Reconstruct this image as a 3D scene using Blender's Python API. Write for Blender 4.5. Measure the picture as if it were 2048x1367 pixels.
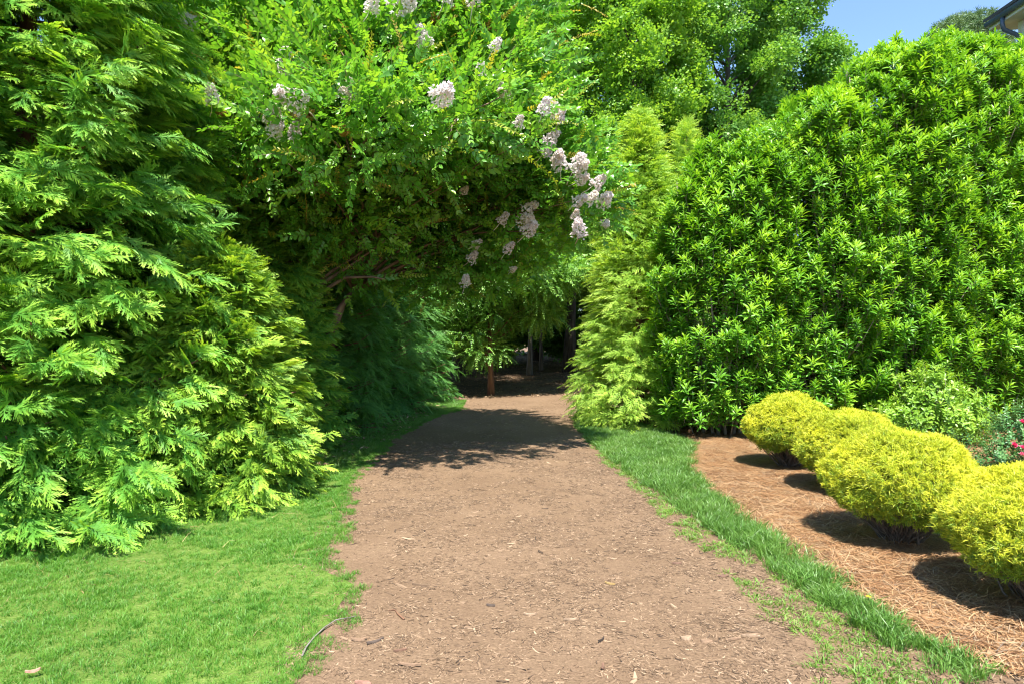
import bpy, math, random
import numpy as np
from mathutils import Vector, noise as mnoise
from mathutils.geometry import delaunay_2d_cdt

# ------------------------------------------------------------------ camera, sky, sun, exposure
sc = bpy.context.scene
for o in list(bpy.data.objects):
    bpy.data.objects.remove(o)
COL = sc.collection
EYE = 1.6
FPX, CX, CY = 1220.0, 1024.0, 683.5          # focal length and centre of the photograph, in its pixels
cam_d = bpy.data.cameras.new('camera')
cam = bpy.data.objects.new('camera', cam_d)
COL.objects.link(cam)
cam.location = (0, 0, EYE)
cam.rotation_euler = (math.radians(90), 0, 0)
cam_d.sensor_width = 36
cam_d.lens = FPX / 2048 * 36
cam_d.clip_start = 0.05
cam_d.clip_end = 1500
sc.camera = cam

SUN_TO = Vector((0.02, -0.50, 1.0)).normalized()     # towards the sun
sun_el = math.asin(SUN_TO.z)
sun_az = math.atan2(SUN_TO.x, SUN_TO.y)              # clockwise from +Y
world = bpy.data.worlds.new('World')
sc.world = world
world.use_nodes = True
wn = world.node_tree
wn.nodes.clear()
wo = wn.nodes.new('ShaderNodeOutputWorld')
bg = wn.nodes.new('ShaderNodeBackground')
sky = wn.nodes.new('ShaderNodeTexSky')
sky.sky_type = 'NISHITA'
sky.sun_disc = False
sky.sun_elevation = sun_el
sky.sun_rotation = sun_az
sky.air_density = 1.0
sky.dust_density = 0.15
sky.ozone_density = 4.0
bg.inputs['Strength'].default_value = 0.118
wn.links.new(sky.outputs[0], bg.inputs['Color'])
wn.links.new(bg.outputs[0], wo.inputs['Surface'])

sun_d = bpy.data.lights.new('sun', 'SUN')
sun_d.energy = 4.8
sun_d.angle = math.radians(0.53)
sun_d.color = (1.0, 0.95, 0.86)
sun = bpy.data.objects.new('sun', sun_d)
sun.rotation_euler = SUN_TO.to_track_quat('Z', 'Y').to_euler()
sun.location = (10, -14, 40)
COL.objects.link(sun)

sc.view_settings.view_transform = 'Standard'
sc.view_settings.look = 'None'
sc.view_settings.exposure = 1.5
sc.view_settings.gamma = 1
sc.view_settings.use_curve_mapping = False
sc.render.engine = 'CYCLES'
cy = sc.cycles
cy.max_bounces = 7
cy.diffuse_bounces = 4
cy.glossy_bounces = 2
cy.transmission_bounces = 5
cy.transparent_max_bounces = 4
cy.caustics_reflective = False
cy.caustics_refractive = False
cy.use_denoising = True
cy.denoiser = 'OPENIMAGEDENOISE'
cy.sample_clamp_indirect = 6
cy.pixel_filter_type = 'BLACKMAN_HARRIS'
cy.filter_width = 1.1

RNG = np.random.default_rng(7)
random.seed(7)
PI = math.pi

# ------------------------------------------------------------------ helpers
def ground_xy(px, py):
    """the point of the level ground seen at a pixel of the photograph"""
    d = EYE * FPX / (py - CY)
    return ((px - CX) / FPX * d, d)

def tag(o, label=None, cat=None, group=None, kind=None):
    if label: o['label'] = label
    if cat: o['category'] = cat
    if group: o['group'] = group
    if kind: o['kind'] = kind
    return o

def empty(name, loc, label, cat, group=None, rz=0.0):
    o = bpy.data.objects.new(name, None)
    o.empty_display_size = 0.2
    o.location = loc
    o.rotation_euler = (0, 0, rz)
    COL.objects.link(o)
    return tag(o, label, cat, group)

def mesh_obj(name, me, mat=None, parent=None, loc=None, link=True):
    o = bpy.data.objects.new(name, me)
    if mat is not None:
        me.materials.append(mat)
    if parent is not None:
        o.parent = parent
    if loc is not None:
        o.location = loc
    if link:
        COL.objects.link(o)
    return o

class MB:
    """collects vertices and faces of one mesh"""
    def __init__(s):
        s.v = []; s.f = []; s.a = []; s.m = []; s.mi = 0
    def add(s, vs, fs, a=0.0):
        b = len(s.v)
        s.v += [tuple(p) for p in vs]
        s.a += ([a] * len(vs) if not hasattr(a, '__len__') else list(a))
        s.f += [tuple(i + b for i in f) for f in fs]
        s.m += [s.mi] * len(fs)
    def mesh(s, name, smooth=True):
        me = bpy.data.meshes.new(name)
        me.from_pydata(s.v, [], s.f)
        at = me.attributes.new('tone', 'FLOAT', 'POINT')
        at.data.foreach_set('value', np.array(s.a, dtype=np.float32))
        if any(s.m):
            me.polygons.foreach_set('material_index', s.m)
        me.polygons.foreach_set('use_smooth', [smooth] * len(me.polygons))
        me.update()
        return me
    def tube(s, pts, rad, n=6, a=0.0, cap=True):
        pts = [Vector(p) for p in pts]
        b = len(s.v)
        vs = []
        for i, p in enumerate(pts):
            t = (pts[min(i + 1, len(pts) - 1)] - pts[max(i - 1, 0)])
            if t.length < 1e-9: t = Vector((0, 0, 1))
            t.normalize()
            u = t.cross(Vector((0.31, 0.93, 0.17)))
            if u.length < 0.1: u = t.cross(Vector((1, 0, 0)))
            u.normalize(); w = t.cross(u)
            r = rad[i] if hasattr(rad, '__len__') else rad
            for k in range(n):
                an = 2 * PI * k / n
                vs.append(p + u * math.cos(an) * r + w * math.sin(an) * r)
        fs = []
        for i in range(len(pts) - 1):
            for k in range(n):
                k2 = (k + 1) % n
                fs.append((i * n + k, i * n + k2, (i + 1) * n + k2, (i + 1) * n + k))
        if cap:
            fs.append(tuple(range(n))[::-1])
            fs.append(tuple((len(pts) - 1) * n + k for k in range(n)))
        s.add(vs, fs, a)
    def box(s, lo, hi, a=0.0):
        x0, y0, z0 = lo; x1, y1, z1 = hi
        vs = [(x0,y0,z0),(x1,y0,z0),(x1,y1,z0),(x0,y1,z0),(x0,y0,z1),(x1,y0,z1),(x1,y1,z1),(x0,y1,z1)]
        s.add(vs, [(0,3,2,1),(4,5,6,7),(0,1,5,4),(1,2,6,5),(2,3,7,6),(3,0,4,7)], a)

def leaf(mb, base, d, up, L, W, fold=0.25, curl=0.3, tone=0.5, prof=((0,.08),(.25,.8),(.55,1),(.82,.6),(1,0))):
    """one leaf: folded along its midrib and bending down towards its tip"""
    d = Vector(d).normalized(); up = Vector(up)
    x = d.cross(up)
    if x.length < 1e-4: x = d.cross(Vector((1, 0.3, 0)))
    x.normalize(); z = x.cross(d)
    base = Vector(base)
    vs = []; fs = []
    n = len(prof)
    for i, (t, w) in enumerate(prof):
        c = base + d * (L * t) - z * (curl * L * t * t)
        if w == 0:
            vs.append(c)
        else:
            h = W * 0.5 * w
            vs += [c - x * h + z * (h * fold), c, c + x * h + z * (h * fold)]
    for i in range(n - 1):
        a = i * 3
        if prof[i + 1][1] == 0:
            fs += [(a, a + 1, a + 3), (a + 1, a + 2, a + 3)]
        else:
            fs += [(a, a + 1, a + 4, a + 3), (a + 1, a + 2, a + 5, a + 4)]
    mb.add(vs, fs, tone)

SIMPLE = ((0, .1), (.45, 1), (1, 0))

def frames(d, up):
    """euler XYZ angles that turn +Y to d and +Z towards up (arrays n x 3)"""
    d = d / np.maximum(np.linalg.norm(d, axis=1, keepdims=True), 1e-9)
    x = np.cross(d, up)
    ln = np.linalg.norm(x, axis=1, keepdims=True)
    x = np.where(ln < 1e-4, np.array([[1.0, 0, 0]]), x / np.maximum(ln, 1e-9))
    z = np.cross(x, d)
    ry = np.arcsin(np.clip(-x[:, 2], -1, 1))
    rx = np.arctan2(d[:, 2], z[:, 2])
    rz = np.arctan2(x[:, 1], x[:, 0])
    return np.stack([rx, ry, rz], 1)

_groups = {}
def inst_group(protos):
    key = tuple(p.name for p in protos)
    if key in _groups: return _groups[key]
    ng = bpy.data.node_groups.new('spread_' + protos[0].name, 'GeometryNodeTree')
    ng.interface.new_socket('Geometry', in_out='INPUT', socket_type='NodeSocketGeometry')
    ng.interface.new_socket('Geometry', in_out='OUTPUT', socket_type='NodeSocketGeometry')
    N, Lk = ng.nodes, ng.links
    gi = N.new('NodeGroupInput'); go = N.new('NodeGroupOutput')
    iop = N.new('GeometryNodeInstanceOnPoints')
    jn = N.new('GeometryNodeJoinGeometry')
    for p in protos:
        oi = N.new('GeometryNodeObjectInfo')
        oi.inputs['Object'].default_value = p
        oi.inputs['As Instance'].default_value = False
        g2 = N.new('GeometryNodeGeometryToInstance')
        Lk.new(oi.outputs['Geometry'], g2.inputs[0])
        Lk.new(g2.outputs[0], jn.inputs[0])
    def att(nm, ty):
        a = N.new('GeometryNodeInputNamedAttribute'); a.data_type = ty
        a.inputs['Name'].default_value = nm
        return a.outputs['Attribute']
    er = N.new('FunctionNodeEulerToRotation')
    Lk.new(att('rot', 'FLOAT_VECTOR'), er.inputs[0])
    Lk.new(gi.outputs[0], iop.inputs['Points'])
    Lk.new(jn.outputs[0], iop.inputs['Instance'])
    iop.inputs['Pick Instance'].default_value = True
    Lk.new(att('var', 'INT'), iop.inputs['Instance Index'])
    Lk.new(er.outputs[0], iop.inputs['Rotation'])
    Lk.new(att('scl', 'FLOAT'), iop.inputs['Scale'])
    Lk.new(iop.outputs[0], go.inputs[0])
    _groups[key] = ng
    return ng

def scatter(name, protos, P, rot, scl, parent=None, seed=0):
    """one object whose points carry real leaf, blade or chip meshes"""
    n = len(P)
    me = bpy.data.meshes.new(name)
    me.vertices.add(n)
    me.vertices.foreach_set('co', np.asarray(P, dtype=np.float32).ravel())
    a = me.attributes.new('rot', 'FLOAT_VECTOR', 'POINT'); a.data.foreach_set('vector', np.asarray(rot, dtype=np.float32).ravel())
    a = me.attributes.new('scl', 'FLOAT', 'POINT'); a.data.foreach_set('value', np.asarray(scl, dtype=np.float32).ravel())
    r = np.random.default_rng(seed + n)
    a = me.attributes.new('var', 'INT', 'POINT'); a.data.foreach_set('value', r.integers(0, len(protos), n).astype(np.int32))
    me.update()
    o = mesh_obj(name, me, None, parent)
    for p in protos[:1]:
        me.materials.append(p.data.materials[0])
    md = o.modifiers.new('spread', 'NODES')
    md.node_group = inst_group(protos)
    o['kind'] = 'stuff'
    return o

def proto(name, mb, mats, smooth=True):
    me = mb.mesh(name, smooth)
    for m in (mats if isinstance(mats, (list, tuple)) else [mats]):
        me.materials.append(m)
    return bpy.data.objects.new(name, me)          # stays unlinked: only its mesh is used

def project(P):
    d = np.maximum(P[:, 1], 0.05)
    return CX + P[:, 0] / d * FPX, CY - (P[:, 2] - EYE) / d * FPX, d

def pick_front(Pw, k, cell):
    """indices of the k points that show largest: the nearest one of each cell of a coarse raster"""
    px, py, d = project(Pw)
    ok = (px > 0) & (px < 2048) & (py > 0) & (py < 1367) & (Pw[:, 1] > 0.5)
    idx = np.nonzero(ok)[0]
    idx = idx[np.argsort(d[idx])]
    seen = set(); out = []
    for i in idx:
        c = (int(px[i] // cell), int(py[i] // cell))
        if c in seen: continue
        seen.add(c); out.append(i)
    out = sorted(out, key=lambda i: d[i])[:k]
    return np.array(out, dtype=int)

def foliage(root, P, rot, scl, protos, single=None, single_name='frond', k=0, cell=30, name='foliage', seed=0):
    """leafage of a plant: the k pieces that show largest as objects of their own, the rest as one part"""
    base = np.array(root.location)
    if k:
        sel = pick_front(P + base, k, cell)
        mask = np.ones(len(P), bool); mask[sel] = False
        for j, i in enumerate(sel):
            o = bpy.data.objects.new(single_name, protos[j % len(protos)].data)
            o.location = P[i]; o.rotation_euler = rot[i]; o.scale = (scl[i],) * 3
            o.parent = root
            COL.objects.link(o)
        P, rot, scl = P[mask], rot[mask], scl[mask]
    return scatter(name, protos, P, rot, scl, root, seed)

# ------------------------------------------------------------------ materials
def nodes_of(m):
    m.use_nodes = True
    nt = m.node_tree; nt.nodes.clear()
    return nt, nt.nodes, nt.links

def ramp(N, stops, interp='LINEAR'):
    r = N.new('ShaderNodeValToRGB')
    e = r.color_ramp.elements
    r.color_ramp.interpolation = interp
    while len(e) < len(stops): e.new(0.5)
    for el, (p, c) in zip(e, stops):
        el.position = p; el.color = (c[0], c[1], c[2], 1)
    return r

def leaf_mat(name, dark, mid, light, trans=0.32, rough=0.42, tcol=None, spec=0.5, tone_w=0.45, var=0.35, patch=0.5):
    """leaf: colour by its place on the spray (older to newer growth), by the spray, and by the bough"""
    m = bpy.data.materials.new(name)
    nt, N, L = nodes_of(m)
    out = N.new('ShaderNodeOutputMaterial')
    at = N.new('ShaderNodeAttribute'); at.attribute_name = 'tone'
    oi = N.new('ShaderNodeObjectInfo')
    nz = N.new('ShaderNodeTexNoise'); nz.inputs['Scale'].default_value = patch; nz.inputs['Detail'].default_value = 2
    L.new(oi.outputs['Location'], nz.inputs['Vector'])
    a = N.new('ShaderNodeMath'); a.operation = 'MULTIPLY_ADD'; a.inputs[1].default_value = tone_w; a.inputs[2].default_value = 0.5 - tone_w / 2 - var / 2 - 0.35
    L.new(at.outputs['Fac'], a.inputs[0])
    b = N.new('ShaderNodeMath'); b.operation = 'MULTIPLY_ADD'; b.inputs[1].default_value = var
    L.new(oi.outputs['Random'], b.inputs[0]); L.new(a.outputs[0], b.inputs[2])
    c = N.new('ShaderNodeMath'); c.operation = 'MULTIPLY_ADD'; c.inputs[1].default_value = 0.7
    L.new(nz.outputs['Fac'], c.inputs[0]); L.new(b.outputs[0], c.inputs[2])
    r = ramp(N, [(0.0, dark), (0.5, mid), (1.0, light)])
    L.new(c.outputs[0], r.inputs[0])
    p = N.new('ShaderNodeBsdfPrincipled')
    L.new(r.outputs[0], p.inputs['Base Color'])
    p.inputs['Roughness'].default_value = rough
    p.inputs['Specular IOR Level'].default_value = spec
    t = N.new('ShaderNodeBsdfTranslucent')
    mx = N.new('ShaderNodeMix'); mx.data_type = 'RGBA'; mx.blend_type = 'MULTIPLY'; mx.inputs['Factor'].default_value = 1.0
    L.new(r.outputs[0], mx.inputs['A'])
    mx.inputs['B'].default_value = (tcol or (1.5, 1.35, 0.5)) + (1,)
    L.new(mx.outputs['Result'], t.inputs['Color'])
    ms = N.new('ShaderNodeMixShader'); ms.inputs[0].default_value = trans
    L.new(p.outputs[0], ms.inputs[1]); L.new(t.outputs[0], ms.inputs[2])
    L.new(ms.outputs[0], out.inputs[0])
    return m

def bark_mat(name, c1, c2, scale=14, stretch=0.15, rough=0.85, bump=0.4):
    m = bpy.data.materials.new(name)
    nt, N, L = nodes_of(m)
    out = N.new('ShaderNodeOutputMaterial'); p = N.new('ShaderNodeBsdfPrincipled')
    tc = N.new('ShaderNodeTexCoord'); mp = N.new('ShaderNodeMapping'); mp.inputs['Scale'].default_value = (1, 1, stretch)
    nz = N.new('ShaderNodeTexNoise'); nz.inputs['Scale'].default_value = scale; nz.inputs['Detail'].default_value = 6
    L.new(tc.outputs['Object'], mp.inputs[0]); L.new(mp.outputs[0], nz.inputs['Vector'])
    r = ramp(N, [(0.3, c1), (0.7, c2)]); L.new(nz.outputs['Fac'], r.inputs[0])
    L.new(r.outputs[0], p.inputs['Base Color']); p.inputs['Roughness'].default_value = rough
    bp = N.new('ShaderNodeBump'); bp.inputs['Strength'].default_value = bump; bp.inputs['Distance'].default_value = 0.02
    L.new(nz.outputs['Fac'], bp.inputs['Height']); L.new(bp.outputs[0], p.inputs['Normal'])
    L.new(p.outputs[0], out.inputs[0])
    return m

def random_mat(name, stops, rough=0.8, trans=0.0, interp='LINEAR', noise_mix=0.0):
    """loose pieces: each takes its colour from a ramp by chance"""
    m = bpy.data.materials.new(name)
    nt, N, L = nodes_of(m)
    out = N.new('ShaderNodeOutputMaterial'); p = N.new('ShaderNodeBsdfPrincipled')
    oi = N.new('ShaderNodeObjectInfo'); at = N.new('ShaderNodeAttribute'); at.attribute_name = 'tone'
    ad = N.new('ShaderNodeMath'); ad.operation = 'ADD'; fr = N.new('ShaderNodeMath'); fr.operation = 'FRACT'
    L.new(oi.outputs['Random'], ad.inputs[0]); L.new(at.outputs['Fac'], ad.inputs[1]); L.new(ad.outputs[0], fr.inputs[0])
    r = ramp(N, stops, interp); L.new(fr.outputs[0], r.inputs[0])
    L.new(r.outputs[0], p.inputs['Base Color']); p.inputs['Roughness'].default_value = rough
    sh = p
    if trans:
        t = N.new('ShaderNodeBsdfTranslucent'); L.new(r.outputs[0], t.inputs['Color'])
        sh = N.new('ShaderNodeMixShader'); sh.inputs[0].default_value = trans
        L.new(p.outputs[0], sh.inputs[1]); L.new(t.outputs[0], sh.inputs[2])
    L.new(sh.outputs[0], out.inputs[0])
    return m

def plain_mat(name, col, rough=0.6, metal=0.0, wear=0.15):
    m = bpy.data.materials.new(name)
    nt, N, L = nodes_of(m)
    out = N.new('ShaderNodeOutputMaterial'); p = N.new('ShaderNodeBsdfPrincipled')
    tc = N.new('ShaderNodeTexCoord'); nz = N.new('ShaderNodeTexNoise'); nz.inputs['Scale'].default_value = 3.0; nz.inputs['Detail'].default_value = 5
    L.new(tc.outputs['Object'], nz.inputs['Vector'])
    r = ramp(N, [(0.3, tuple(c * (1 - wear) for c in col)), (0.7, tuple(min(1, c * (1 + wear)) for c in col))])
    L.new(nz.outputs['Fac'], r.inputs[0]); L.new(r.outputs[0], p.inputs['Base Color'])
    p.inputs['Roughness'].default_value = rough; p.inputs['Metallic'].default_value = metal
    L.new(p.outputs[0], out.inputs[0])
    return m

def soil_mat(name, stops, fleck_light, fleck_dark, scale=1.0, fleck=0.5, bump=0.6, patch_cols=None):
    """earth with broad patches, crumbs and small fibres lying every way"""
    m = bpy.data.materials.new(name)
    nt, N, L = nodes_of(m)
    out = N.new('ShaderNodeOutputMaterial'); p = N.new('ShaderNodeBsdfPrincipled')
    tc = N.new('ShaderNodeTexCoord')
    big = N.new('ShaderNodeTexNoise'); big.inputs['Scale'].default_value = 0.9 * scale; big.inputs['Detail'].default_value = 5; big.inputs['Roughness'].default_value = 0.6
    L.new(tc.outputs['Object'], big.inputs['Vector'])
    r = ramp(N, stops); L.new(big.outputs['Fac'], r.inputs[0])
    fine = N.new('ShaderNodeTexNoise'); fine.inputs['Scale'].default_value = 90 * scale; fine.inputs['Detail'].default_value = 4; fine.inputs['Roughness'].default_value = 0.7
    L.new(tc.outputs['Object'], fine.inputs['Vector'])
    fr = ramp(N, [(0.28, (0.55, 0.52, 0.5)), (0.5, (1, 1, 1)), (0.74, (1.5, 1.5, 1.5))]); L.new(fine.outputs['Fac'], fr.inputs[0])
    mul = N.new('ShaderNodeMix'); mul.data_type = 'RGBA'; mul.blend_type = 'MULTIPLY'; mul.inputs['Factor'].default_value = 0.75
    L.new(r.outputs[0], mul.inputs['A']); L.new(fr.outputs[0], mul.inputs['B'])
    last = mul.outputs['Result']
    heights = [fine.outputs['Fac']]
    for k, (rot, col, th) in enumerate([(0.4, fleck_light, 0.66), (1.5, fleck_dark, 0.68), (2.4, fleck_light, 0.67), (3.0, fleck_dark, 0.69), (0.9, fleck_dark, 0.7)]):
        mp = N.new('ShaderNodeMapping'); mp.inputs['Rotation'].default_value = (0, 0, rot); mp.inputs['Scale'].default_value = (26 * scale, 120 * scale, 40); mp.inputs['Location'].default_value = (k * 3.7, k * 1.9, 0)
        L.new(tc.outputs['Object'], mp.inputs[0])
        nz = N.new('ShaderNodeTexNoise'); nz.inputs['Scale'].default_value = 1.0; nz.inputs['Detail'].default_value = 2; nz.inputs['Distortion'].default_value = 0.5
        L.new(mp.outputs[0], nz.inputs['Vector'])
        rr = ramp(N, [(th - 0.03, (0, 0, 0)), (th + 0.03, (fleck, fleck, fleck))]); L.new(nz.outputs['Fac'], rr.inputs[0])
        mm = N.new('ShaderNodeMix'); mm.data_type = 'RGBA'
        L.new(rr.outputs[0], mm.inputs['Factor']); L.new(last, mm.inputs['A']); mm.inputs['B'].default_value = col + (1,)
        last = mm.outputs['Result']; heights.append(rr.outputs[0])
    L.new(last, p.inputs['Base Color']); p.inputs['Roughness'].default_value = 0.95; p.inputs['Specular IOR Level'].default_value = 0.15
    add = N.new('ShaderNodeMath'); add.operation = 'ADD'
    L.new(heights[0], add.inputs[0]); L.new(heights[1], add.inputs[1])
    bp = N.new('ShaderNodeBump'); bp.inputs['Strength'].default_value = bump; bp.inputs['Distance'].default_value = 0.012
    L.new(add.outputs[0], bp.inputs['Height']); L.new(bp.outputs[0], p.inputs['Normal'])
    L.new(p.outputs[0], out.inputs[0])
    return m

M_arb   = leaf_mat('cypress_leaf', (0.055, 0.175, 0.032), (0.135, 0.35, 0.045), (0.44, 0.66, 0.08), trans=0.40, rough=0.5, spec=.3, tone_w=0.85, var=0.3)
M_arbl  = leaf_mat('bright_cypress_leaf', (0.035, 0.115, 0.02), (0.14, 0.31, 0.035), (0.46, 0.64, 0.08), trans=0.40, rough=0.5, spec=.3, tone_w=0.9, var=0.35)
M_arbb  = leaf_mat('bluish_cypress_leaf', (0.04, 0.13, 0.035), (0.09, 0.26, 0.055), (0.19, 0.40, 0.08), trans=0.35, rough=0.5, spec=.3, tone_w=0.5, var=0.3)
M_arby  = leaf_mat('young_cypress_leaf', (0.12, 0.28, 0.035), (0.30, 0.50, 0.07), (0.58, 0.72, 0.13), trans=0.38, rough=0.5, spec=.3, tone_w=0.55, var=0.3)
M_laur  = leaf_mat('laurel_leaf', (0.048, 0.165, 0.018), (0.135, 0.34, 0.024), (0.38, 0.60, 0.05), trans=0.34, rough=0.38, spec=0.4, tone_w=0.75, var=0.45, patch=1.1)
M_crape = leaf_mat('crape_myrtle_leaf', (0.055, 0.18, 0.03), (0.13, 0.34, 0.04), (0.36, 0.57, 0.065), trans=0.42, rough=0.32, spec=0.45, tone_w=0.4, var=0.45, patch=0.9)
M_crnew = leaf_mat('new_crape_leaf', (0.25, 0.36, 0.04), (0.38, 0.42, 0.05), (0.48, 0.30, 0.07), trans=0.4, rough=0.35, tone_w=0.3, var=0.8)
M_gum   = leaf_mat('woodland_leaf', (0.07, 0.19, 0.035), (0.14, 0.32, 0.055), (0.30, 0.48, 0.10), trans=0.38, rough=0.4, spec=.4, tone_w=0.4, var=0.4, patch=0.35)
M_gumy  = leaf_mat('yellower_woodland_leaf', (0.11, 0.26, 0.035), (0.21, 0.41, 0.05), (0.38, 0.56, 0.09), trans=0.42, spec=.4, rough=0.4, tone_w=0.4, var=0.4, patch=0.35)  # paler, yellower leaf colour for the bright green woodland trees
M_horn  = leaf_mat('hanging_leaf', (0.06, 0.19, 0.03), (0.15, 0.35, 0.05), (0.34, 0.56, 0.11), trans=0.35, rough=0.38, tone_w=0.4, var=0.4, patch=0.7)
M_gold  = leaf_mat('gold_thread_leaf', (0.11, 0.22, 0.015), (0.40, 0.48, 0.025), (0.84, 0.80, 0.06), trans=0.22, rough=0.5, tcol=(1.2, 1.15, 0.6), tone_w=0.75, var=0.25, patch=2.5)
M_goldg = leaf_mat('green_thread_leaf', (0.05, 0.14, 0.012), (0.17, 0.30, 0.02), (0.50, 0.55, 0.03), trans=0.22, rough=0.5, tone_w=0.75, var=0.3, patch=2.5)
M_azal  = leaf_mat('azalea_leaf', (0.09, 0.22, 0.025), (0.22, 0.40, 0.04), (0.38, 0.54, 0.08), trans=0.32, rough=0.4, tone_w=0.4, var=0.4, patch=2)
M_rose  = leaf_mat('rose_leaf', (0.03, 0.12, 0.035), (0.08, 0.22, 0.06), (0.20, 0.36, 0.13), trans=0.25, rough=0.35, tone_w=0.5, var=0.5, patch=3)
M_pine  = leaf_mat('pine_needle', (0.05, 0.12, 0.04), (0.11, 0.20, 0.07), (0.22, 0.31, 0.12), trans=0.15, rough=0.5, patch=0.5)
M_lawn  = leaf_mat('lawn_grass', (0.045, 0.165, 0.018), (0.095, 0.26, 0.024), (0.19, 0.36, 0.05), trans=0.35, rough=0.5, tone_w=0.5, var=0.35, patch=2.6)
M_fesc  = leaf_mat('fescue_grass', (0.05, 0.14, 0.022), (0.105, 0.235, 0.036), (0.22, 0.36, 0.08), trans=0.3, rough=0.42, tone_w=0.5, var=0.35, patch=1.6)
M_weed  = leaf_mat('weedy_grass', (0.08, 0.2, 0.03), (0.15, 0.30, 0.04), (0.28, 0.38, 0.08), trans=0.35, rough=0.5, tone_w=0.5, var=0.4, patch=2.2)
M_bark  = bark_mat('grey_bark', (0.10, 0.085, 0.07), (0.27, 0.24, 0.21))
M_barkd = bark_mat('dark_bark', (0.035, 0.028, 0.022), (0.12, 0.10, 0.08))
M_barkr = bark_mat('red_brown_bark', (0.10, 0.045, 0.025), (0.26, 0.13, 0.07))
M_crbk  = bark_mat('crape_bark', (0.10, 0.058, 0.036), (0.26, 0.165, 0.11), scale=8, stretch=0.3, rough=0.6, bump=0.2)
M_twig  = bark_mat('bare_twig', (0.16, 0.12, 0.10), (0.36, 0.30, 0.27), scale=20)
M_gstem = bark_mat('shrub_stem', (0.06, 0.045, 0.035), (0.17, 0.13, 0.10), scale=20)
M_stem  = bark_mat('laurel_stem', (0.12, 0.10, 0.07), (0.30, 0.26, 0.20), scale=20)
M_green_stem = plain_mat('green_stem', (0.12, 0.2, 0.04), 0.6)
M_straw = random_mat('pine_straw', [(0, (0.14, 0.065, 0.03)), (0.25, (0.29, 0.15, 0.066)), (0.6, (0.41, 0.235, 0.11)), (0.88, (0.50, 0.35, 0.2)), (1, (0.20, 0.15, 0.11))], 0.6, 0.15)
M_chip  = random_mat('wood_chip', [(0, (0.045, 0.027, 0.016)), (0.12, (0.12, 0.075, 0.043)), (0.6, (0.18, 0.115, 0.066)), (0.9, (0.27, 0.18, 0.11)), (1, (0.38, 0.27, 0.17))], 0.85)
M_litter = random_mat('leaf_litter', [(0, (0.10, 0.06, 0.035)), (0.4, (0.25, 0.15, 0.08)), (0.8, (0.42, 0.28, 0.16)), (1, (0.5, 0.38, 0.25))], 0.8, 0.1)
M_petal = random_mat('white_petal', [(0, (0.80, 0.70, 0.71)), (0.6, (0.84, 0.79, 0.78)), (0.95, (0.78, 0.68, 0.58)), (1, (0.55, 0.4, 0.25))], 0.6, 0.4)
M_seed  = random_mat('spent_flower', [(0, (0.45, 0.22, 0.05)), (0.5, (0.55, 0.34, 0.08)), (1, (0.5, 0.42, 0.12))], 0.7, 0.2)
M_rosep = random_mat('rose_petal', [(0, (0.72, 0.04, 0.14)), (0.6, (0.82, 0.12, 0.28)), (1, (0.88, 0.42, 0.52))], 0.5, 0.2)

M_path = soil_mat('path_earth', [(0.25, (0.14, 0.09, 0.055)), (0.5, (0.18, 0.118, 0.073)), (0.75, (0.215, 0.145, 0.092))], (0.34, 0.23, 0.14), (0.065, 0.037, 0.022), 0.9, 0.8, 0.8)
M_ground = soil_mat('woodland_floor', [(0.3, (0.10, 0.065, 0.04)), (0.6, (0.19, 0.125, 0.08)), (0.8, (0.27, 0.19, 0.12))], (0.42, 0.30, 0.19), (0.05, 0.03, 0.02), 0.6, 0.6)
M_thatch = soil_mat('lawn_thatch', [(0.3, (0.07, 0.12, 0.02)), (0.6, (0.11, 0.18, 0.03)), (0.8, (0.17, 0.22, 0.05))], (0.34, 0.34, 0.14), (0.05, 0.06, 0.02), 1.0, 0.5)
M_bed = soil_mat('mulch_bed', [(0.3, (0.17, 0.082, 0.036)), (0.6, (0.25, 0.13, 0.06)), (0.8, (0.31, 0.175, 0.085))], (0.42, 0.25, 0.12), (0.07, 0.03, 0.016), 1.0, 0.8)

# ------------------------------------------------------------------ ground
def hgt(x, y):
    """height of the ground: nearly level, rising gently into the wood"""
    return 0.03 * min(26.0, max(0.0, y - 19.0)) + 0.03 * (mnoise.noise(Vector((x * 0.35, y * 0.35, 3.1)))) + 0.008 * mnoise.noise(Vector((x * 2.1, y * 2.1, 9.0))) - 0.015

def hgts(P):
    return np.array([hgt(x, y) for x, y in P])

def inside(poly, X, Y):
    n = len(poly); r = np.zeros(len(X), bool); j = n - 1
    for i in range(n):
        xi, yi = poly[i]; xj, yj = poly[j]
        c = ((yi > Y) != (yj > Y)) & (X < (xj - xi) * (Y - yi) / (yj - yi + 1e-12) + xi)
        r ^= c; j = i
    return r

def edge_dist(poly, X, Y):
    d = np.full(len(X), 1e9); n = len(poly)
    for i in range(n):
        ax, ay = poly[i]; bx, by = poly[(i + 1) % n]
        ux, uy = bx - ax, by - ay
        t = np.clip(((X - ax) * ux + (Y - ay) * uy) / (ux * ux + uy * uy + 1e-12), 0, 1)
        d = np.minimum(d, np.hypot(X - ax - t * ux, Y - ay - t * uy))
    return d

def ragged(poly, step=0.12, amp=0.03, seed=0.0):
    out = []
    n = len(poly)
    for i in range(n):
        a = Vector(poly[i]); b = Vector(poly[(i + 1) % n]); L = (b - a).length
        k = max(1, int(min(L / step, 60)))
        for q in range(k):
            p = a.lerp(b, q / k)
            out.append((p.x + amp * mnoise.noise(Vector((p.x * 4, p.y * 4, seed))) + amp * .6 * mnoise.noise(Vector((p.x * 13, p.y * 13, seed))),
                        p.y + amp * mnoise.noise(Vector((p.x * 4, p.y * 4, seed + 7)))))
    return out

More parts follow.
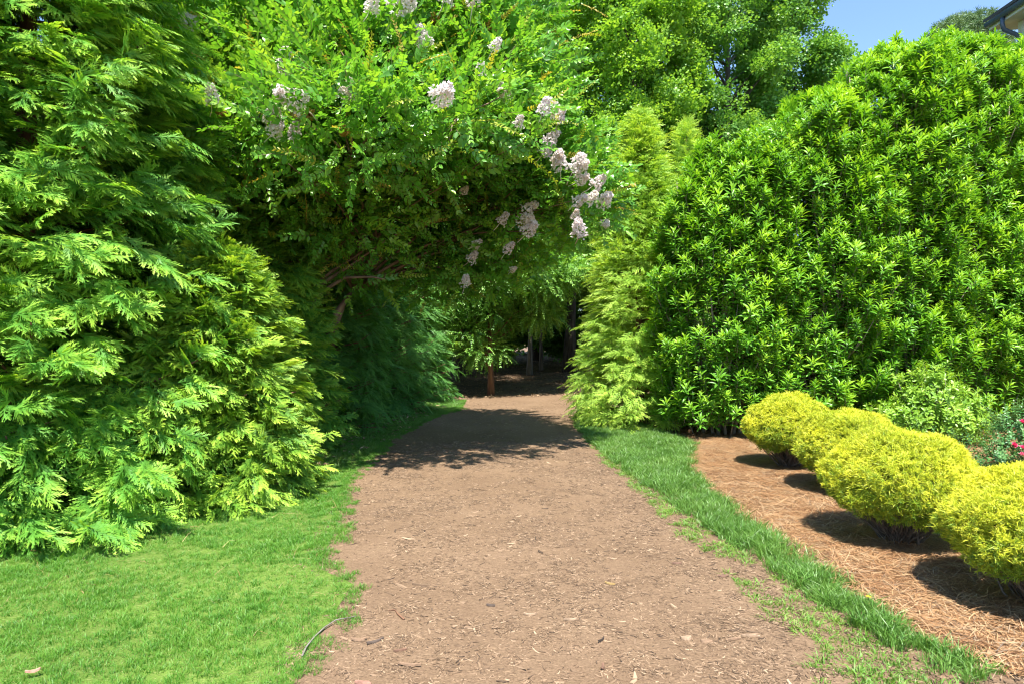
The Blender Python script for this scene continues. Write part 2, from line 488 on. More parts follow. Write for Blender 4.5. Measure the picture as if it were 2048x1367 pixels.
def sheet(name, poly, mat, dz, cell=0.35, label=None):
    xs = [p[0] for p in poly]; ys = [p[1] for p in poly]
    gx, gy = np.meshgrid(np.arange(min(xs), max(xs), cell), np.arange(min(ys), max(ys), cell))
    X = (gx + RNG.uniform(-.3, .3, gx.shape) * cell).ravel(); Y = (gy + RNG.uniform(-.3, .3, gy.shape) * cell).ravel()
    ok = inside(poly, X, Y) & (edge_dist(poly, X, Y) > cell * 0.3)
    pts = [Vector(p) for p in poly] + [Vector((x, y)) for x, y in zip(X[ok], Y[ok])]
    n = len(poly)
    v, e, f, *_ = delaunay_2d_cdt(pts, [(i, (i + 1) % n) for i in range(n)], [list(range(n))], 1, 1e-6)
    me = bpy.data.meshes.new(name)
    me.from_pydata([(p.x, p.y, hgt(p.x, p.y) + dz) for p in v], [], [tuple(q) for q in f])
    me.polygons.foreach_set('use_smooth', [True] * len(me.polygons))
    # faces up
    me.update()
    if me.polygons and me.polygons[0].normal.z < 0:
        me.flip_normals()
    o = mesh_obj(name, me, mat)
    return tag(o, label, kind='structure')

G = ground_xy
# main ground: one sheet to the horizon, finer near the camera
def build_ground():
    xs = sorted(set([-700, -300, -120, -60, -35] + list(np.arange(-22, 22.01, 0.55)) + [35, 60, 120, 300, 700]))
    ys = sorted(set([-60, -20, -8] + list(np.arange(-3, 45.01, 0.55)) + [55, 75, 110, 200, 400, 1200]))
    vs = []
    for y in ys:
        for x in xs:
            far = min(1, max(0, (abs(x) - 20) / 15)) if abs(x) > 20 else 0
            z = hgt(x, y) if (abs(x) <= 22 and -3 <= y <= 45) else -0.05 + 0.03 * min(26.0, max(0.0, y - 19.0))
            vs.append((x, y, z - 0.012))
    nx = len(xs); fs = []
    for j in range(len(ys) - 1):
        for i in range(nx - 1):
            fs.append((j * nx + i, j * nx + i + 1, (j + 1) * nx + i + 1, (j + 1) * nx + i))
    me = bpy.data.meshes.new('ground'); me.from_pydata(vs, [], fs)
    me.polygons.foreach_set('use_smooth', [True] * len(fs))
    tag(mesh_obj('ground', me, M_ground), 'brown woodland floor of soil and dead leaves under the trees', kind='structure')
build_ground()

left_edge = [(575, 1367), (612, 1310), (660, 1240), (690, 1190), (702, 1160), (632, 1125), (665, 1072), (683, 1010), (688, 975), (702, 948), (752, 902), (785, 872), (860, 832), (925, 816)]
right_edge = [(1640, 1367), (1590, 1300), (1520, 1215), (1450, 1140), (1390, 1090), (1320, 1030), (1262, 975), (1205, 920), (1165, 868), (1140, 815)]
strip_in = [(1920, 1367), (1790, 1300), (1670, 1222), (1560, 1150), (1460, 1085), (1360, 1020), (1280, 962), (1205, 905), (1150, 850)]
bed_edge = [(2100, 1367), (1960, 1318), (1830, 1258), (1700, 1168), (1540, 1064), (1440, 990), (1385, 930), (1392, 902)]

PL = [G(*p) for p in left_edge]; PR = [G(*p) for p in right_edge]
path_poly = [(-1.2, 0.6)] + [(x - .14, y) for x, y in PL] + [(-1.15, 18.0), (-0.2, 26), (1.2, 33), (3.0, 34), (3.1, 27), (2.2, 20)] + PR[::-1] + [(1.5, 0.6)]
path_r = ragged(path_poly, 0.10, 0.035, 1.0)
sheet('path', path_r, M_path, 0.004, 0.3, 'wide level footpath of trodden brown earth and wood chips')
lawn_poly = [(-1.05, 0.6)] + PL + [(-1.3, 17.3), (-3.2, 16.5), (-3.0, 10.5), (-3.6, 7.2), (-4.6, 5.2), (-7.2, 4.2), (-7.5, 0.6)]
lawn_r = ragged(lawn_poly, 0.10, 0.03, 5.0)
sheet('lawn', lawn_r, M_thatch, 0.008, 0.4, 'bright green mown lawn left of the path')
SI = [G(*p) for p in strip_in]; BE = [G(*p) for p in bed_edge]
BE0 = (BE[0][0] + 0.9, 0.6)
verge_poly = [(1.0, 0.6)] + [(x - .5, y) for x, y in PR] + [(1.75, 16.0), (2.6, 13.0), (3.3, 9.7)] + [(x + .35, y) for x, y in BE[::-1]] + [(BE0[0] + .35, .6)]
verge_r = ragged(verge_poly, 0.10, 0.03, 9.0)
sheet('verge', verge_r, M_path, 0.0, 0.4, 'grass verge between the path and the pine straw bed')
bed_poly = BE + [(2.9, 9.7), (3.2, 12.5), (13, 14.0), (13, 0.6), BE0]
bed_r = ragged(bed_poly, 0.10, 0.03, 13.0)
sheet('planting_bed', bed_r, M_bed, 0.008, 0.4, 'planting bed covered with orange brown pine straw')

# ------------------------------------------------------------------ small pieces that are scattered
def grass_tuft(nm, mat, nb, h, w, spread, lean, seed):
    r = random.Random(seed); mb = MB()
    for i in range(nb):
        a = r.uniform(0, 2 * PI); q = spread * math.sqrt(r.random())
        bx, by = q * math.cos(a), q * math.sin(a)
        H = h * r.uniform(0.55, 1.15); ln = lean * r.uniform(0.2, 1.3) * H
        a2 = a + r.uniform(-1.4, 1.4); dx, dy = math.cos(a2), math.sin(a2)
        W = w * r.uniform(.7, 1.2); a3 = r.uniform(0, PI); wx, wy = math.cos(a3) * W / 2, math.sin(a3) * W / 2
        vs = []
        for t, ww in ((0, 1), (0.5, .85)):
            cx, cy, cz = bx + dx * ln * t * t, by + dy * ln * t * t, H * t * (1 - 0.15 * lean * t)
            vs += [(cx - wx * ww, cy - wy * ww, cz), (cx + wx * ww, cy + wy * ww, cz)]
        vs.append((bx + dx * ln, by + dy * ln, H * (1 - 0.25 * lean)))
        c = r.random()
        mb.add(vs, [(0, 1, 3, 2), (2, 3, 4)], [c * .6, c * .6, c * .6 + .25, c * .6 + .25, c * .6 + .4])
    return proto(nm, mb, mat)

def points_in(poly, n_per_m2, ymax=99, falloff=0.0, rng=RNG, ymin=1.6):
    xs = [p[0] for p in poly]; ys = [p[1] for p in poly]
    x0, x1, y0, y1 = min(xs), max(xs), max(min(ys), ymin), min(max(ys), ymax)
    n = int((x1 - x0) * (y1 - y0) * n_per_m2)
    X = rng.uniform(x0, x1, n); Y = rng.uniform(y0, y1, n)
    ok = inside(poly, X, Y) & (np.abs(X) < Y * 0.95 + 1.2)
    X, Y = X[ok], Y[ok]
    if falloff:
        d = edge_dist(poly, X, Y)
        ok = rng.random(len(X)) < np.clip(0.25 + d / falloff, 0, 1)
        X, Y = X[ok], Y[ok]
    return X, Y

def noise2(X, Y, s, seed):
    return np.array([mnoise.noise(Vector((x * s, y * s, seed))) for x, y in zip(X, Y)])

def lay(name, protos, X, Y, dz, smin, smax, tilt=0.0, label=None, cat=None, parent=None, S=None):
    n = len(X)
    P = np.stack([X, Y, hgts(np.stack([X, Y], 1)) + dz], 1)
    rot = np.stack([RNG.normal(0, tilt, n), RNG.normal(0, tilt, n), RNG.uniform(0, 2 * PI, n)], 1)
    scl = RNG.uniform(smin, smax, n) if S is None else S
    o = scatter(name, protos, P, rot, scl, parent)
    return tag(o, label, cat)

def build_grass():
    lt = [grass_tuft('lawn_tuft%d' % i, M_lawn, 34, 0.042, 0.0032, 0.045, 0.9, i) for i in range(4)]
    X, Y = points_in(lawn_r, 520, 18, 0.08)
    s = 0.85 + 0.35 * noise2(X, Y, 1.3, 4.0) + RNG.uniform(-.15, .25, len(X))
    edge = edge_dist(PLx, X, Y)
    lay('lawn_grass', lt, X, Y, 0.0, 0, 0, 0.12, 'short bright green lawn grass left of the path', 'grass', S=s)
    x2, y2 = points_in([(x + .16, y) for x, y in PL] + [(x - .05, y) for x, y in PL[::-1]], 900, 18)
    ok = noise2(x2, y2, 6.0, 71.0) + .4 * noise2(x2, y2, 17.0, 7.0) > .05 + 3.2 * open_edge_dist(PL, x2, y2) - .35
    lay('lawn_runners', lt, x2[ok], y2[ok], 0.0, 0.55, 1.0, 0.25, 'ragged grass runners creeping from the lawn onto the path', 'grass')
    dry = [grass_tuft('dry_tuft%d' % i, M_straw, 3, 0.045, 0.003, 0.03, 2.2, 80 + i) for i in range(3)]
    x3, y3 = points_in(lawn_r, 45, 12); k3 = noise2(x3, y3, 1.1, 66.0) > -.1
    lay('dry_blades', dry, x3[k3], y3[k3], 0.01, 0.6, 1.1, 0.3, 'dry tan grass blades among the green of the lawn', 'grass')
    # longer fringe under the left hedge and in the shade
    ft = [grass_tuft('fringe_tuft%d' % i, M_fesc, 20, 0.085, 0.0045, 0.05, 0.8, 20 + i) for i in range(3)]
    fr = [(-1.2, 16.6), (-2.0, 9.9), (-2.25, 7.4), (-3.0, 5.9), (-4.6, 4.45), (-5.6, 4.2), (-5.6, 4.6), (-4.6, 4.9), (-3.2, 6.4), (-2.6, 8), (-2.5, 11), (-2.2, 16.5)]
    X, Y = points_in(fr, 230, 17)
    lay('fringe_grass', ft, X, Y, 0.0, 0.5, 1.1, 0.15, 'longer dark grass in the shade at the foot of the left hedge', 'grass')
    # fescue strip
    st = [grass_tuft('fescue_tuft%d' % i, M_fesc, 30, 0.115, 0.0065, 0.055, 0.85, 40 + i) for i in range(4)]
    strip = SI + [(1.75, 16.0), (2.3, 13.0), (2.95, 9.6)] + BE[::-1]
    strip = ragged(strip, 0.1, 0.05, 21.0)
    X, Y = points_in(strip, 420, 16, 0.06)
    s = 0.75 + 0.3 * noise2(X, Y, 1.7, 14.0) + RNG.uniform(-.2, .25, len(X))
    lay('verge_grass', st, X, Y, 0.0, 0, 0, 0.16, 'long fescue grass in a strip along the pine straw bed', 'grass', S=s)
    # thin weedy grass between strip and path
    wt = [grass_tuft('weed_tuft%d' % i, M_weed, 16, 0.04, 0.0062, 0.05, 1.6, 60 + i) for i in range(4)]
    wp = [(1.5, 0.6)] + PR + SI[::-1] + [(BE0[0] - .3, 0.6)]
    X, Y = points_in(ragged(wp, 0.1, 0.08, 3.0), 620, 16)
    nz = noise2(X, Y, 2.6, 8.0) + 0.5 * noise2(X, Y, 8.0, 2.0)
    d = open_edge_dist(PR, X, Y)
    ok = nz > (-0.06 - np.clip(d - 0.03, 0, 1.2) * 0.9)
    X, Y = X[ok], Y[ok]
    lay('weed_patches', wt, X, Y, 0.0, 0.5, 1.05, 0.2, 'thin patchy weedy grass over bare earth beside the path', 'grass')
PLx = PL
def open_edge_dist(line, X, Y):
    d = np.full(len(X), 1e9)
    for i in range(len(line) - 1):
        ax, ay = line[i]; bx, by = line[i + 1]
        ux, uy = bx - ax, by - ay
        t = np.clip(((X - ax) * ux + (Y - ay) * uy) / (ux * ux + uy * uy + 1e-12), 0, 1)
        d = np.minimum(d, np.hypot(X - ax - t * ux, Y - ay - t * uy))
    return d
edge_dist_closed = edge_dist
build_grass()
def chip_mesh(mb, L, W, T, r, tone=0.0):
    """splintered chip: a tapering, bent, uneven slab"""
    n = 4; rows = []
    bend = r.uniform(-.25, .25) * L; lift = r.uniform(0, .12) * L
    for i in range(n):
        t = i / (n - 1)
        w = W * (0.35 + 0.65 * math.sin(PI * min(.95, max(.1, t)) ** r.uniform(.7, 1.3))) * r.uniform(.75, 1.15) / 2
        x = (t - .5) * L; yo = bend * (t - .5) ** 2 * 2; zo = lift * abs(t - .5) * 2
        rows.append([(x, yo - w, zo), (x + r.uniform(-.1, .1) * L * .3, yo + w, zo + r.uniform(0, T)), (x, yo + w * .6, zo + T), (x, yo - w * .7, zo + T * r.uniform(.6, 1.2))])
    vs = [p for row in rows for p in row]; fs = []
    for i in range(n - 1):
        for k in range(4):
            k2 = (k + 1) % 4
            fs.append((i * 4 + k, i * 4 + k2, (i + 1) * 4 + k2, (i + 1) * 4 + k))
    fs += [(3, 2, 1, 0), tuple((n - 1) * 4 + k for k in range(4))]
    mb.add(vs, fs, tone)

def build_litter():
    protos = []
    for i in range(8):
        r = random.Random(100 + i); mb = MB()
        chip_mesh(mb, r.uniform(.018, .045), r.uniform(.005, .012), r.uniform(.002, .0045), r)
        protos.append(proto('chip%d' % i, mb, M_chip, False))
    crumb = []
    for i in range(6):      # a handful of crumbs and fibres together
        r = random.Random(200 + i); mb = MB()
        for k in range(16):
            b = len(mb.v)
            chip_mesh(mb, r.uniform(.010, .034), r.uniform(.003, .006), r.uniform(.0015, .004), r, r.random())
            a = r.uniform(0, 2 * PI); ox, oy = r.uniform(-.05, .05), r.uniform(-.05, .05); c, s_ = math.cos(a), math.sin(a)
            for q in range(b, len(mb.v)):
                x, y, z = mb.v[q]; mb.v[q] = (x * c - y * s_ + ox, x * s_ + y * c + oy, z)
        crumb.append(proto('crumbs%d' % i, mb, M_chip, False))
    near = [(x, y) for x, y in path_r]
    X, Y = points_in(near, 620, 5.5); nz = noise2(X, Y, 1.1, 31) + .5 * noise2(X, Y, 4, 32)
    e = edge_dist(path_r, X, Y); ok = RNG.random(len(X)) < np.clip(0.45 + nz * 1.1 + np.clip(.5 - e, 0, .5), 0.08, 1)
    Xa, Ya = X[ok], Y[ok]
    X, Y = points_in(near, 460, 17, ymin=5.5); nz = noise2(X, Y, 1.1, 31) + .5 * noise2(X, Y, 4, 32)
    e = edge_dist(path_r, X, Y); ok = RNG.random(len(X)) < np.clip(0.4 + nz * 1.1 + np.clip(.6 - e, 0, .6), 0.08, 1)
    Xb, Yb = X[ok], Y[ok]
    X = np.concatenate([Xa, Xb]); Y = np.concatenate([Ya, Yb])
    s = np.exp(RNG.normal(-.25, .35, len(X)))
    lay('wood_chips', protos, X, Y, 0.002, 0, 0, 0.12, 'small wood chips strewn over the earth path', 'wood chips', S=s)
    X, Y = points_in(near, 340, 10); nz = noise2(X, Y, 1.4, 51) + .6 * noise2(X, Y, 5, 52)
    ok = RNG.random(len(X)) < np.clip(0.5 + nz * 1.2, 0.08, 1)
    Xa, Ya = X[ok], Y[ok]
    X, Y = points_in(verge_r, 150, 9)
    X = np.concatenate([Xa, X]); Y = np.concatenate([Ya, Y])
    lay('wood_crumbs', crumb, X, Y, 0.003, 0.7, 1.3, 0.03, 'fine wood fibres and crumbs on the earth path', 'wood chips')
    # pine straw
    straw = []
    for i in range(6):
        r = random.Random(300 + i); mb = MB()
        for k in range(9):
            a = r.uniform(-.9, .9) + (PI if r.random() < .5 else 0) + (r.uniform(0, 2 * PI) if r.random() < .35 else 0)
            ox, oy, oz = r.uniform(-.07, .07), r.uniform(-.07, .07), r.uniform(0, .022)
            L = r.uniform(.12, .22); w = .0019; bend = r.uniform(-.35, .35)
            pts = []
            for t in (0, .33, .66, 1):
                an = a + bend * (t - .5)
                pts.append((ox + math.cos(an) * L * (t - .5), oy + math.sin(an) * L * (t - .5), oz + r.uniform(0, .008) + .012 * math.sin(PI * t)))
            c = r.random() * .35
            for dn in (0, 1):
                off = (w if not dn else 0, 0 if not dn else w)
                nx, ny = -math.sin(a) * w, math.cos(a) * w
                if dn == 0:
                    vs = [(p[0] + q * nx, p[1] + q * ny, p[2]) for p in pts for q in (-1, 1)]
                    mb.add(vs, [(0, 1, 3, 2), (2, 3, 5, 4), (4, 5, 7, 6)], c)
        straw.append(proto('straw%d' % i, mb, M_straw, False))
    X, Y = points_in(bed_r, 560, 9.5)
    x2, y2 = points_in(bed_r, 180, 13.5, ymin=9.5)
    X = np.concatenate([X, x2]); Y = np.concatenate([Y, y2])
    lay('pine_straw', straw, X, Y, 0.008, 0.8, 1.25, 0.10, 'orange brown pine straw mulch covering the planting bed', 'pine straw')
    # dead leaves under the trees
    lm = []
    for i in range(4):
        r = random.Random(400 + i); mb = MB()
        for k in range(6):
            a = r.uniform(0, 2 * PI)
            leaf(mb, (r.uniform(-.15, .15), r.uniform(-.15, .15), r.uniform(.003, .02)), (math.cos(a), math.sin(a), r.uniform(-.1, .3)), (r.uniform(-.4, .4), r.uniform(-.4, .4), 1), r.uniform(.05, .09), r.uniform(.025, .045), .4, r.uniform(-.4, .4), r.random(), SIMPLE)
        lm.append(proto('litter%d' % i, mb, M_litter))
    reg = [(-2.6, 7.5), (-2.0, 10), (-1.5, 17.5), (2.2, 18), (2.2, 20), (6, 40), (-9, 40), (-9, 7.5)]
    X, Y = points_in(reg, 16, 40)
    lay('leaf_litter', lm, X, Y, 0.01, 0.7, 1.2, 0.1, 'dead brown leaves on the shaded ground under the trees', 'leaf litter')
build_litter()

# ------------------------------------------------------------------ leafy building pieces
def frond(nm, mat, seed, L=0.32, pl=0.15, step=0.032, sub=True, droop=0.22, fw=0.0105, tiplight=True):
    """flat, twice divided spray of an arborvitae; lies in XY, grows along +Y"""
    r = random.Random(seed); mb = MB()
    side = 1; n = int(L / step)
    def axis(t):
        return Vector((0.02 * math.sin(t * 3 + seed), L * t, -droop * L * t * t))
    def ribbon(a, b, w0, w1, t0, t1, nrm):
        d = b - a
        x = d.cross(nrm)
        if x.length < 1e-7: return
        x.normalize()
        mb.add([a - x * w0, a + x * w0, b + x * w1, b - x * w1], [(0, 1, 2, 3)], [t0, t0, t1, t1])
    up = Vector((0, 0, 1))
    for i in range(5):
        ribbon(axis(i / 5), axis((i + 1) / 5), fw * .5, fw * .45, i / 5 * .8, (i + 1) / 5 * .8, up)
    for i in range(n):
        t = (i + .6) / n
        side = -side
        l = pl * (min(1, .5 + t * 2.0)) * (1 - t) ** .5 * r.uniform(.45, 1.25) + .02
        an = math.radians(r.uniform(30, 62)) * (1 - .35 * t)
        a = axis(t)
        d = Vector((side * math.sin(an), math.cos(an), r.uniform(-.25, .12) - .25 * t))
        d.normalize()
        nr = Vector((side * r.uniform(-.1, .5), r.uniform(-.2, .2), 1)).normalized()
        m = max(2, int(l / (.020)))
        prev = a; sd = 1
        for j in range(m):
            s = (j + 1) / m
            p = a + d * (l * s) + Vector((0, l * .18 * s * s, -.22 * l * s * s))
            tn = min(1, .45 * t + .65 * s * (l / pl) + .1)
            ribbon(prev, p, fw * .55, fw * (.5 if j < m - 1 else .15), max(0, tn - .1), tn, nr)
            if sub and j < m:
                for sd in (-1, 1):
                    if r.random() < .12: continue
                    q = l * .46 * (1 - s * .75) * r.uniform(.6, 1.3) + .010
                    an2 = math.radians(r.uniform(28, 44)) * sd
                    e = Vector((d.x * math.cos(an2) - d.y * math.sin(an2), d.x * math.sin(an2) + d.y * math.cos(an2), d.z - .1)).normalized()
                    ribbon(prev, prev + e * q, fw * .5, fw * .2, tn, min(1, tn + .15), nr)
            prev = p
    return proto(nm, mb, mat)

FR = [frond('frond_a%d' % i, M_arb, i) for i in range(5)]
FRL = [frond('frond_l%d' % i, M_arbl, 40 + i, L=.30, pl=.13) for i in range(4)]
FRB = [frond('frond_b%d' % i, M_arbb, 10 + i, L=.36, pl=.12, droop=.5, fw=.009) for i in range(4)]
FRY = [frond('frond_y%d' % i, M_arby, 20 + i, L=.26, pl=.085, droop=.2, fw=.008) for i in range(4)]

def sprig(nm, mat, seed, n, L, lw, stem, spread=(25, 75), fold=.3, curl=.25, smat=None, prof=None, whorl=.5, tonebase=.1):
    """shoot with leaves spiralling round its stem, most of them near the tip"""
    r = random.Random(seed); mb = MB()
    mb.tube([(0, 0, 0), (0.006, stem * .5, 0.004), (0, stem, 0)], [stem * .013, stem * .01, stem * .006], 4, 0)
    k0 = len(mb.f)
    for i in range(n):
        t = i / (n - 1)
        y = stem * (1 - (1 - t) ** 1.0 * (1 - whorl * .3)) if whorl else stem * t
        y = stem * (.15 + .85 * t ** (1 - .5 * whorl))
        a = i * 2.39996 + r.uniform(-.3, .3)
        sp = math.radians(spread[1] + (spread[0] - spread[1]) * t ** 1.3) * r.uniform(.85, 1.15)
        d = Vector((math.cos(a) * math.sin(sp), math.cos(sp), math.sin(a) * math.sin(sp)))
        up = Vector((-math.cos(a) * .9, 1.0, -math.sin(a) * .9))
        sz = (1.0 - .45 * t ** 3) * r.uniform(.75, 1.1)
        leaf(mb, (0, y, 0), d, up, L * sz, lw * sz, fold, curl * r.uniform(.3, 1.4), min(1, tonebase + t * .65 + r.uniform(0, .2)), prof or ((0, .1), (.3, .8), (.62, 1), (.85, .6), (1, 0)))
    me_mats = [mat, smat or mat]
    me = proto(nm, mb, me_mats)
    fl = [1 if i < k0 else 0 for i in range(len(mb.f))]
    me.data.polygons.foreach_set('material_index', fl)
    return me

LA = [sprig('laurel_sprig%d' % i, M_laur, 30 + i, 17, .165, .042, .26, (18, 72), .45, .25, M_stem) for i in range(5)]
AZ = [sprig('azalea_sprig%d' % i, M_azal, 50 + i, 9, .05, .020, .07, (25, 80), .3, .2, M_twig) for i in range(3)]
RS = [sprig('rose_sprig%d' % i, M_rose, 60 + i, 11, .045, .026, .17, (35, 75), .3, .3, M_green_stem, whorl=.0) for i in range(3)]

def twig(nm, mat, seed, n, L, lw, stem, ang=55, droop=.2, hang=0.0, smat=None, fold=.25):
    """twig with leaves in two ranks; lies in XY, grows along +Y"""
    r = random.Random(seed); mb = MB()
    ax = lambda t: Vector((0.015 * math.sin(4 * t + seed), stem * t, -droop * stem * t * t))
    mb.tube([ax(0), ax(.5), ax(1)], [.003, .002, .001], 3, 0)
    k0 = len(mb.f)
    for i in range(n):
        t = .08 + .92 * i / (n - 1)
        for sd in (-1, 1):
            an = math.radians(ang * (1 - .4 * t)) * r.uniform(.8, 1.2)
            d = Vector((sd * math.sin(an), math.cos(an), r.uniform(-.35, .3) - hang))
            s_ = r.uniform(.75, 1.15) * (1 - .3 * t)
            leaf(mb, ax(t), d, (sd * r.uniform(-.6, .5), r.uniform(-.3, .3), 1), L * s_, lw * s_, fold, r.uniform(0, .4), r.random() * .6 + .4 * t, ((0, .15), (.4, 1), (.8, .6), (1, 0)))
    o = proto(nm, mb, [mat, smat or mat])
    o.data.polygons.foreach_set('material_index', [1 if i < k0 else 0 for i in range(len(mb.f))])
    return o

CRT = [twig('crape_twig%d' % i, M_crape, 70 + i, 7, .10, .056, .36, smat=M_crbk) for i in range(5)]
CRN = [twig('crape_new_twig%d' % i, M_crnew, 80 + i, 11, .055, .024, .38, 60, .15) for i in range(3)]
HRN = [twig('hanging_twig%d' % i, M_horn, 90 + i, 8, .10, .05, .5, 55, .35, .28, M_barkd) for i in range(4)]

def cluster(nm, mat, seed, n, L, lw, R):
    """loose cluster of broad leaves"""
    r = random.Random(seed); mb = MB()
    for i in range(n):
        v = Vector((r.gauss(0, 1), r.gauss(0, 1), r.gauss(0, .6)))
        v = v.normalized() * R * r.random() ** .5
        v.z *= .6
        a = r.uniform(0, 2 * PI)
        leaf(mb, v, (math.cos(a), math.sin(a), r.uniform(-.7, .2)), (r.uniform(-.5, .5), r.uniform(-.5, .5), 1), L * r.uniform(.7, 1.2), lw * r.uniform(.7, 1.2), .25, r.uniform(0, .3), r.random(), ((0, .5), (.5, 1), (1, 0)))
    return proto(nm, mb, mat)
GUM = [cluster('gum_cluster%d' % i, M_gum, 110 + i, 40, .10, .095, .42) for i in range(4)]
GUMY = [cluster('bright_cluster%d' % i, M_gumy, 120 + i, 40, .10, .095, .42) for i in range(4)]

def needle_ball(nm, seed):
    r = random.Random(seed); mb = MB()
    for i in range(60):
        v = Vector((r.gauss(0, 1), r.gauss(0, 1), r.gauss(0, 1) + .5)).normalized()
        leaf(mb, v * .02, v, (r.uniform(-1, 1), r.uniform(-1, 1), .5), .38, .03, .0, .1, r.random(), ((0, .6), (1, 0)) if False else SIMPLE)
    return proto(nm, mb, M_pine)
PN = [needle_ball('needle_tuft%d' % i, 130 + i) for i in range(2)]

def gold_sprig(nm, seed, mat=None):
    """upright feathery golden sprig"""
    r = random.Random(seed); mb = MB()
    up = Vector((0, 0, 1))
    for k in range(12):
        a = r.uniform(0, 2 * PI); sp = r.uniform(.15, 1.15)
        d = Vector((math.cos(a) * math.sin(sp), math.cos(sp), math.sin(a) * math.sin(sp)))
        L = r.uniform(.035, .065)
        w = Vector((-math.sin(a), 0, math.cos(a))) * .0028
        b = Vector((r.uniform(-.02, .02), r.uniform(-.01, .02), r.uniform(-.02, .02)))
        tip = b + d * L + Vector((d.x, -.1, d.z)) * .02
        mid = b + d * L * .5
        mb.add([b - w, b + w, mid + w, mid - w, tip], [(0, 1, 2, 3), (3, 2, 4)], [.2, .2, .75, .75, 1.0])
        for q in range(5):
            t = .25 + .15 * q
            p = b + d * L * t
            s2 = 1 if q % 2 else -1
            e = (d + w.normalized() * s2 * .9 + Vector((r.uniform(-.3, .3), r.uniform(-.2, .2), r.uniform(-.3, .3)))).normalized() * L * .32 * (1.2 - t)
            nn = e.cross(Vector((r.uniform(-1, 1), .3, r.uniform(-1, 1)))).normalized() * .0024
            mb.add([p - nn, p + nn, p + e], [(0, 1, 2)], [.3 + t * .4, .3 + t * .4, 1.0])
    return proto(nm, mb, mat or M_gold)
GS = [gold_sprig('gold_sprig%d' % i, 140 + i) for i in range(4)]

GSG = [gold_sprig('green_sprig%d' % i, 150 + i, M_goldg) for i in range(4)]

# ------------------------------------------------------------------ plants
def unit(v): return v / np.maximum(np.linalg.norm(v, axis=-1, keepdims=True), 1e-9)

def wob(th, z, seed, s=1.0):
    return np.array([mnoise.noise(Vector((math.cos(a) * 1.6 * s + seed, math.sin(a) * 1.6 * s - seed * .7, q * .9 * s))) for a, q in zip(th, z)])

def arb_points(R, H, nb, per=13, seed=0, z0=0.05, column=0.5, plate=0.75, bumps=0.22, droop_low=0.1, fscale=1.0, lift=0.2):
    """boughs of an arborvitae: each a flat plate of sprays reaching out and a little up"""
    r = np.random.default_rng(seed)
    zt = z0 + (H - z0) * (r.random(nb) ** 1.25)
    t = (zt - z0) / (H - z0)
    prof = np.clip(1 - t, 0, 1) ** column * np.clip(0.90 + t * 1.6, 0, 1.0)
    th = r.uniform(0, 2 * PI, nb)
    rad = R * prof * (1 + bumps * wob(th, zt, seed * 1.37, 1.0) + bumps * .8 * wob(th, zt, seed * 2.1 + 5, 2.6) + r.uniform(-.10, .10, nb)) + .06
    out = np.stack([np.cos(th), np.sin(th), np.zeros(nb)], 1)
    el = np.radians(-8 + lift * 90 * t + r.normal(0, 9, nb))
    d = out * np.cos(el)[:, None] + np.array([[0, 0, 1.0]]) * np.sin(el)[:, None]
    tip = out * rad[:, None]; tip[:, 2] = zt
    Ps, Ds, Us, Ss = [], [], [], []
    side = np.cross(d, np.array([[0, 0, 1.0]])); side = unit(side)
    nrm0 = unit(np.cross(side, d))
    nrm0 = np.where(nrm0[:, 2:3] < 0, -nrm0, nrm0)
    pl = plate * np.clip(rad / R + .25, .4, 1.0)
    for k in range(per):
        s = k / (per - 1)
        sg = 1 if k % 2 else -1
        an = np.radians((58 - 46 * s) + r.normal(0, 9, nb)) * sg
        base = tip - d * (pl * (1.0 - s) + .22)[:, None] + r.normal(0, .05, (nb, 3))
        dd = d * np.cos(an)[:, None] + side * np.sin(an)[:, None] + r.normal(0, .16, (nb, 3))
        dd[:, 2] -= .10
        up = nrm0 * .6 + out * 1.2 + r.normal(0, .33, (nb, 3))
        Ps.append(base); Ds.append(dd); Us.append(up); Ss.append(fscale * (1.0 - .25 * abs(s - .4)) * r.uniform(.6, 1.25, nb))
    P = np.concatenate(Ps); D = unit(np.concatenate(Ds)); U = np.concatenate(Us); S = np.concatenate(Ss)
    # inner filling
    m = nb * 3
    zi = z0 + (H * .95 - z0) * r.random(m) ** .9; ti = (zi - z0) / (H - z0)
    pr = np.clip(1 - ti, 0, 1) ** column * np.clip(0.8 + ti * 1.6, 0, 1)
    thi = r.uniform(0, 2 * PI, m); ri = R * pr * r.uniform(.15, .75, m)
    Pi = np.stack([np.cos(thi) * ri, np.sin(thi) * ri, zi], 1)
    Di = unit(np.stack([np.cos(thi), np.sin(thi), r.uniform(-.3, .8, m)], 1))
    Ui = np.stack([np.cos(thi) * .6, np.sin(thi) * .6, np.ones(m)], 1) + r.normal(0, .4, (m, 3))
    P = np.concatenate([P, Pi]); D = np.concatenate([D, Di]); U = np.concatenate([U, Ui]); S = np.concatenate([S, np.full(m, 1.1 * fscale)])
    P[:, 2] = np.maximum(P[:, 2], .04)
    return P, frames(D, U), S, (tip, d)

def trunk_mesh(name, H, r0, mat, parent, branches=(), lean=0.0, seed=0, sides=9, flare=1.5):
    mb = MB(); rr = random.Random(seed)
    n = 9; pts = []; rad = []
    for i in range(n):
        t = i / (n - 1)
        pts.append((lean * t * H * .1 + .03 * math.sin(seed + 5 * t) * H * .1, .03 * math.cos(seed * 2 + 4 * t) * H * .1, -0.05 + t * H))
        rad.append(r0 * ((1 - t) ** .8 * .95 + .05) * (1 + (flare - 1) * max(0, 1 - t * 12)))
    mb.tube(pts, rad, sides)
    return mesh_obj(name, mb.mesh(name), mat, parent), pts

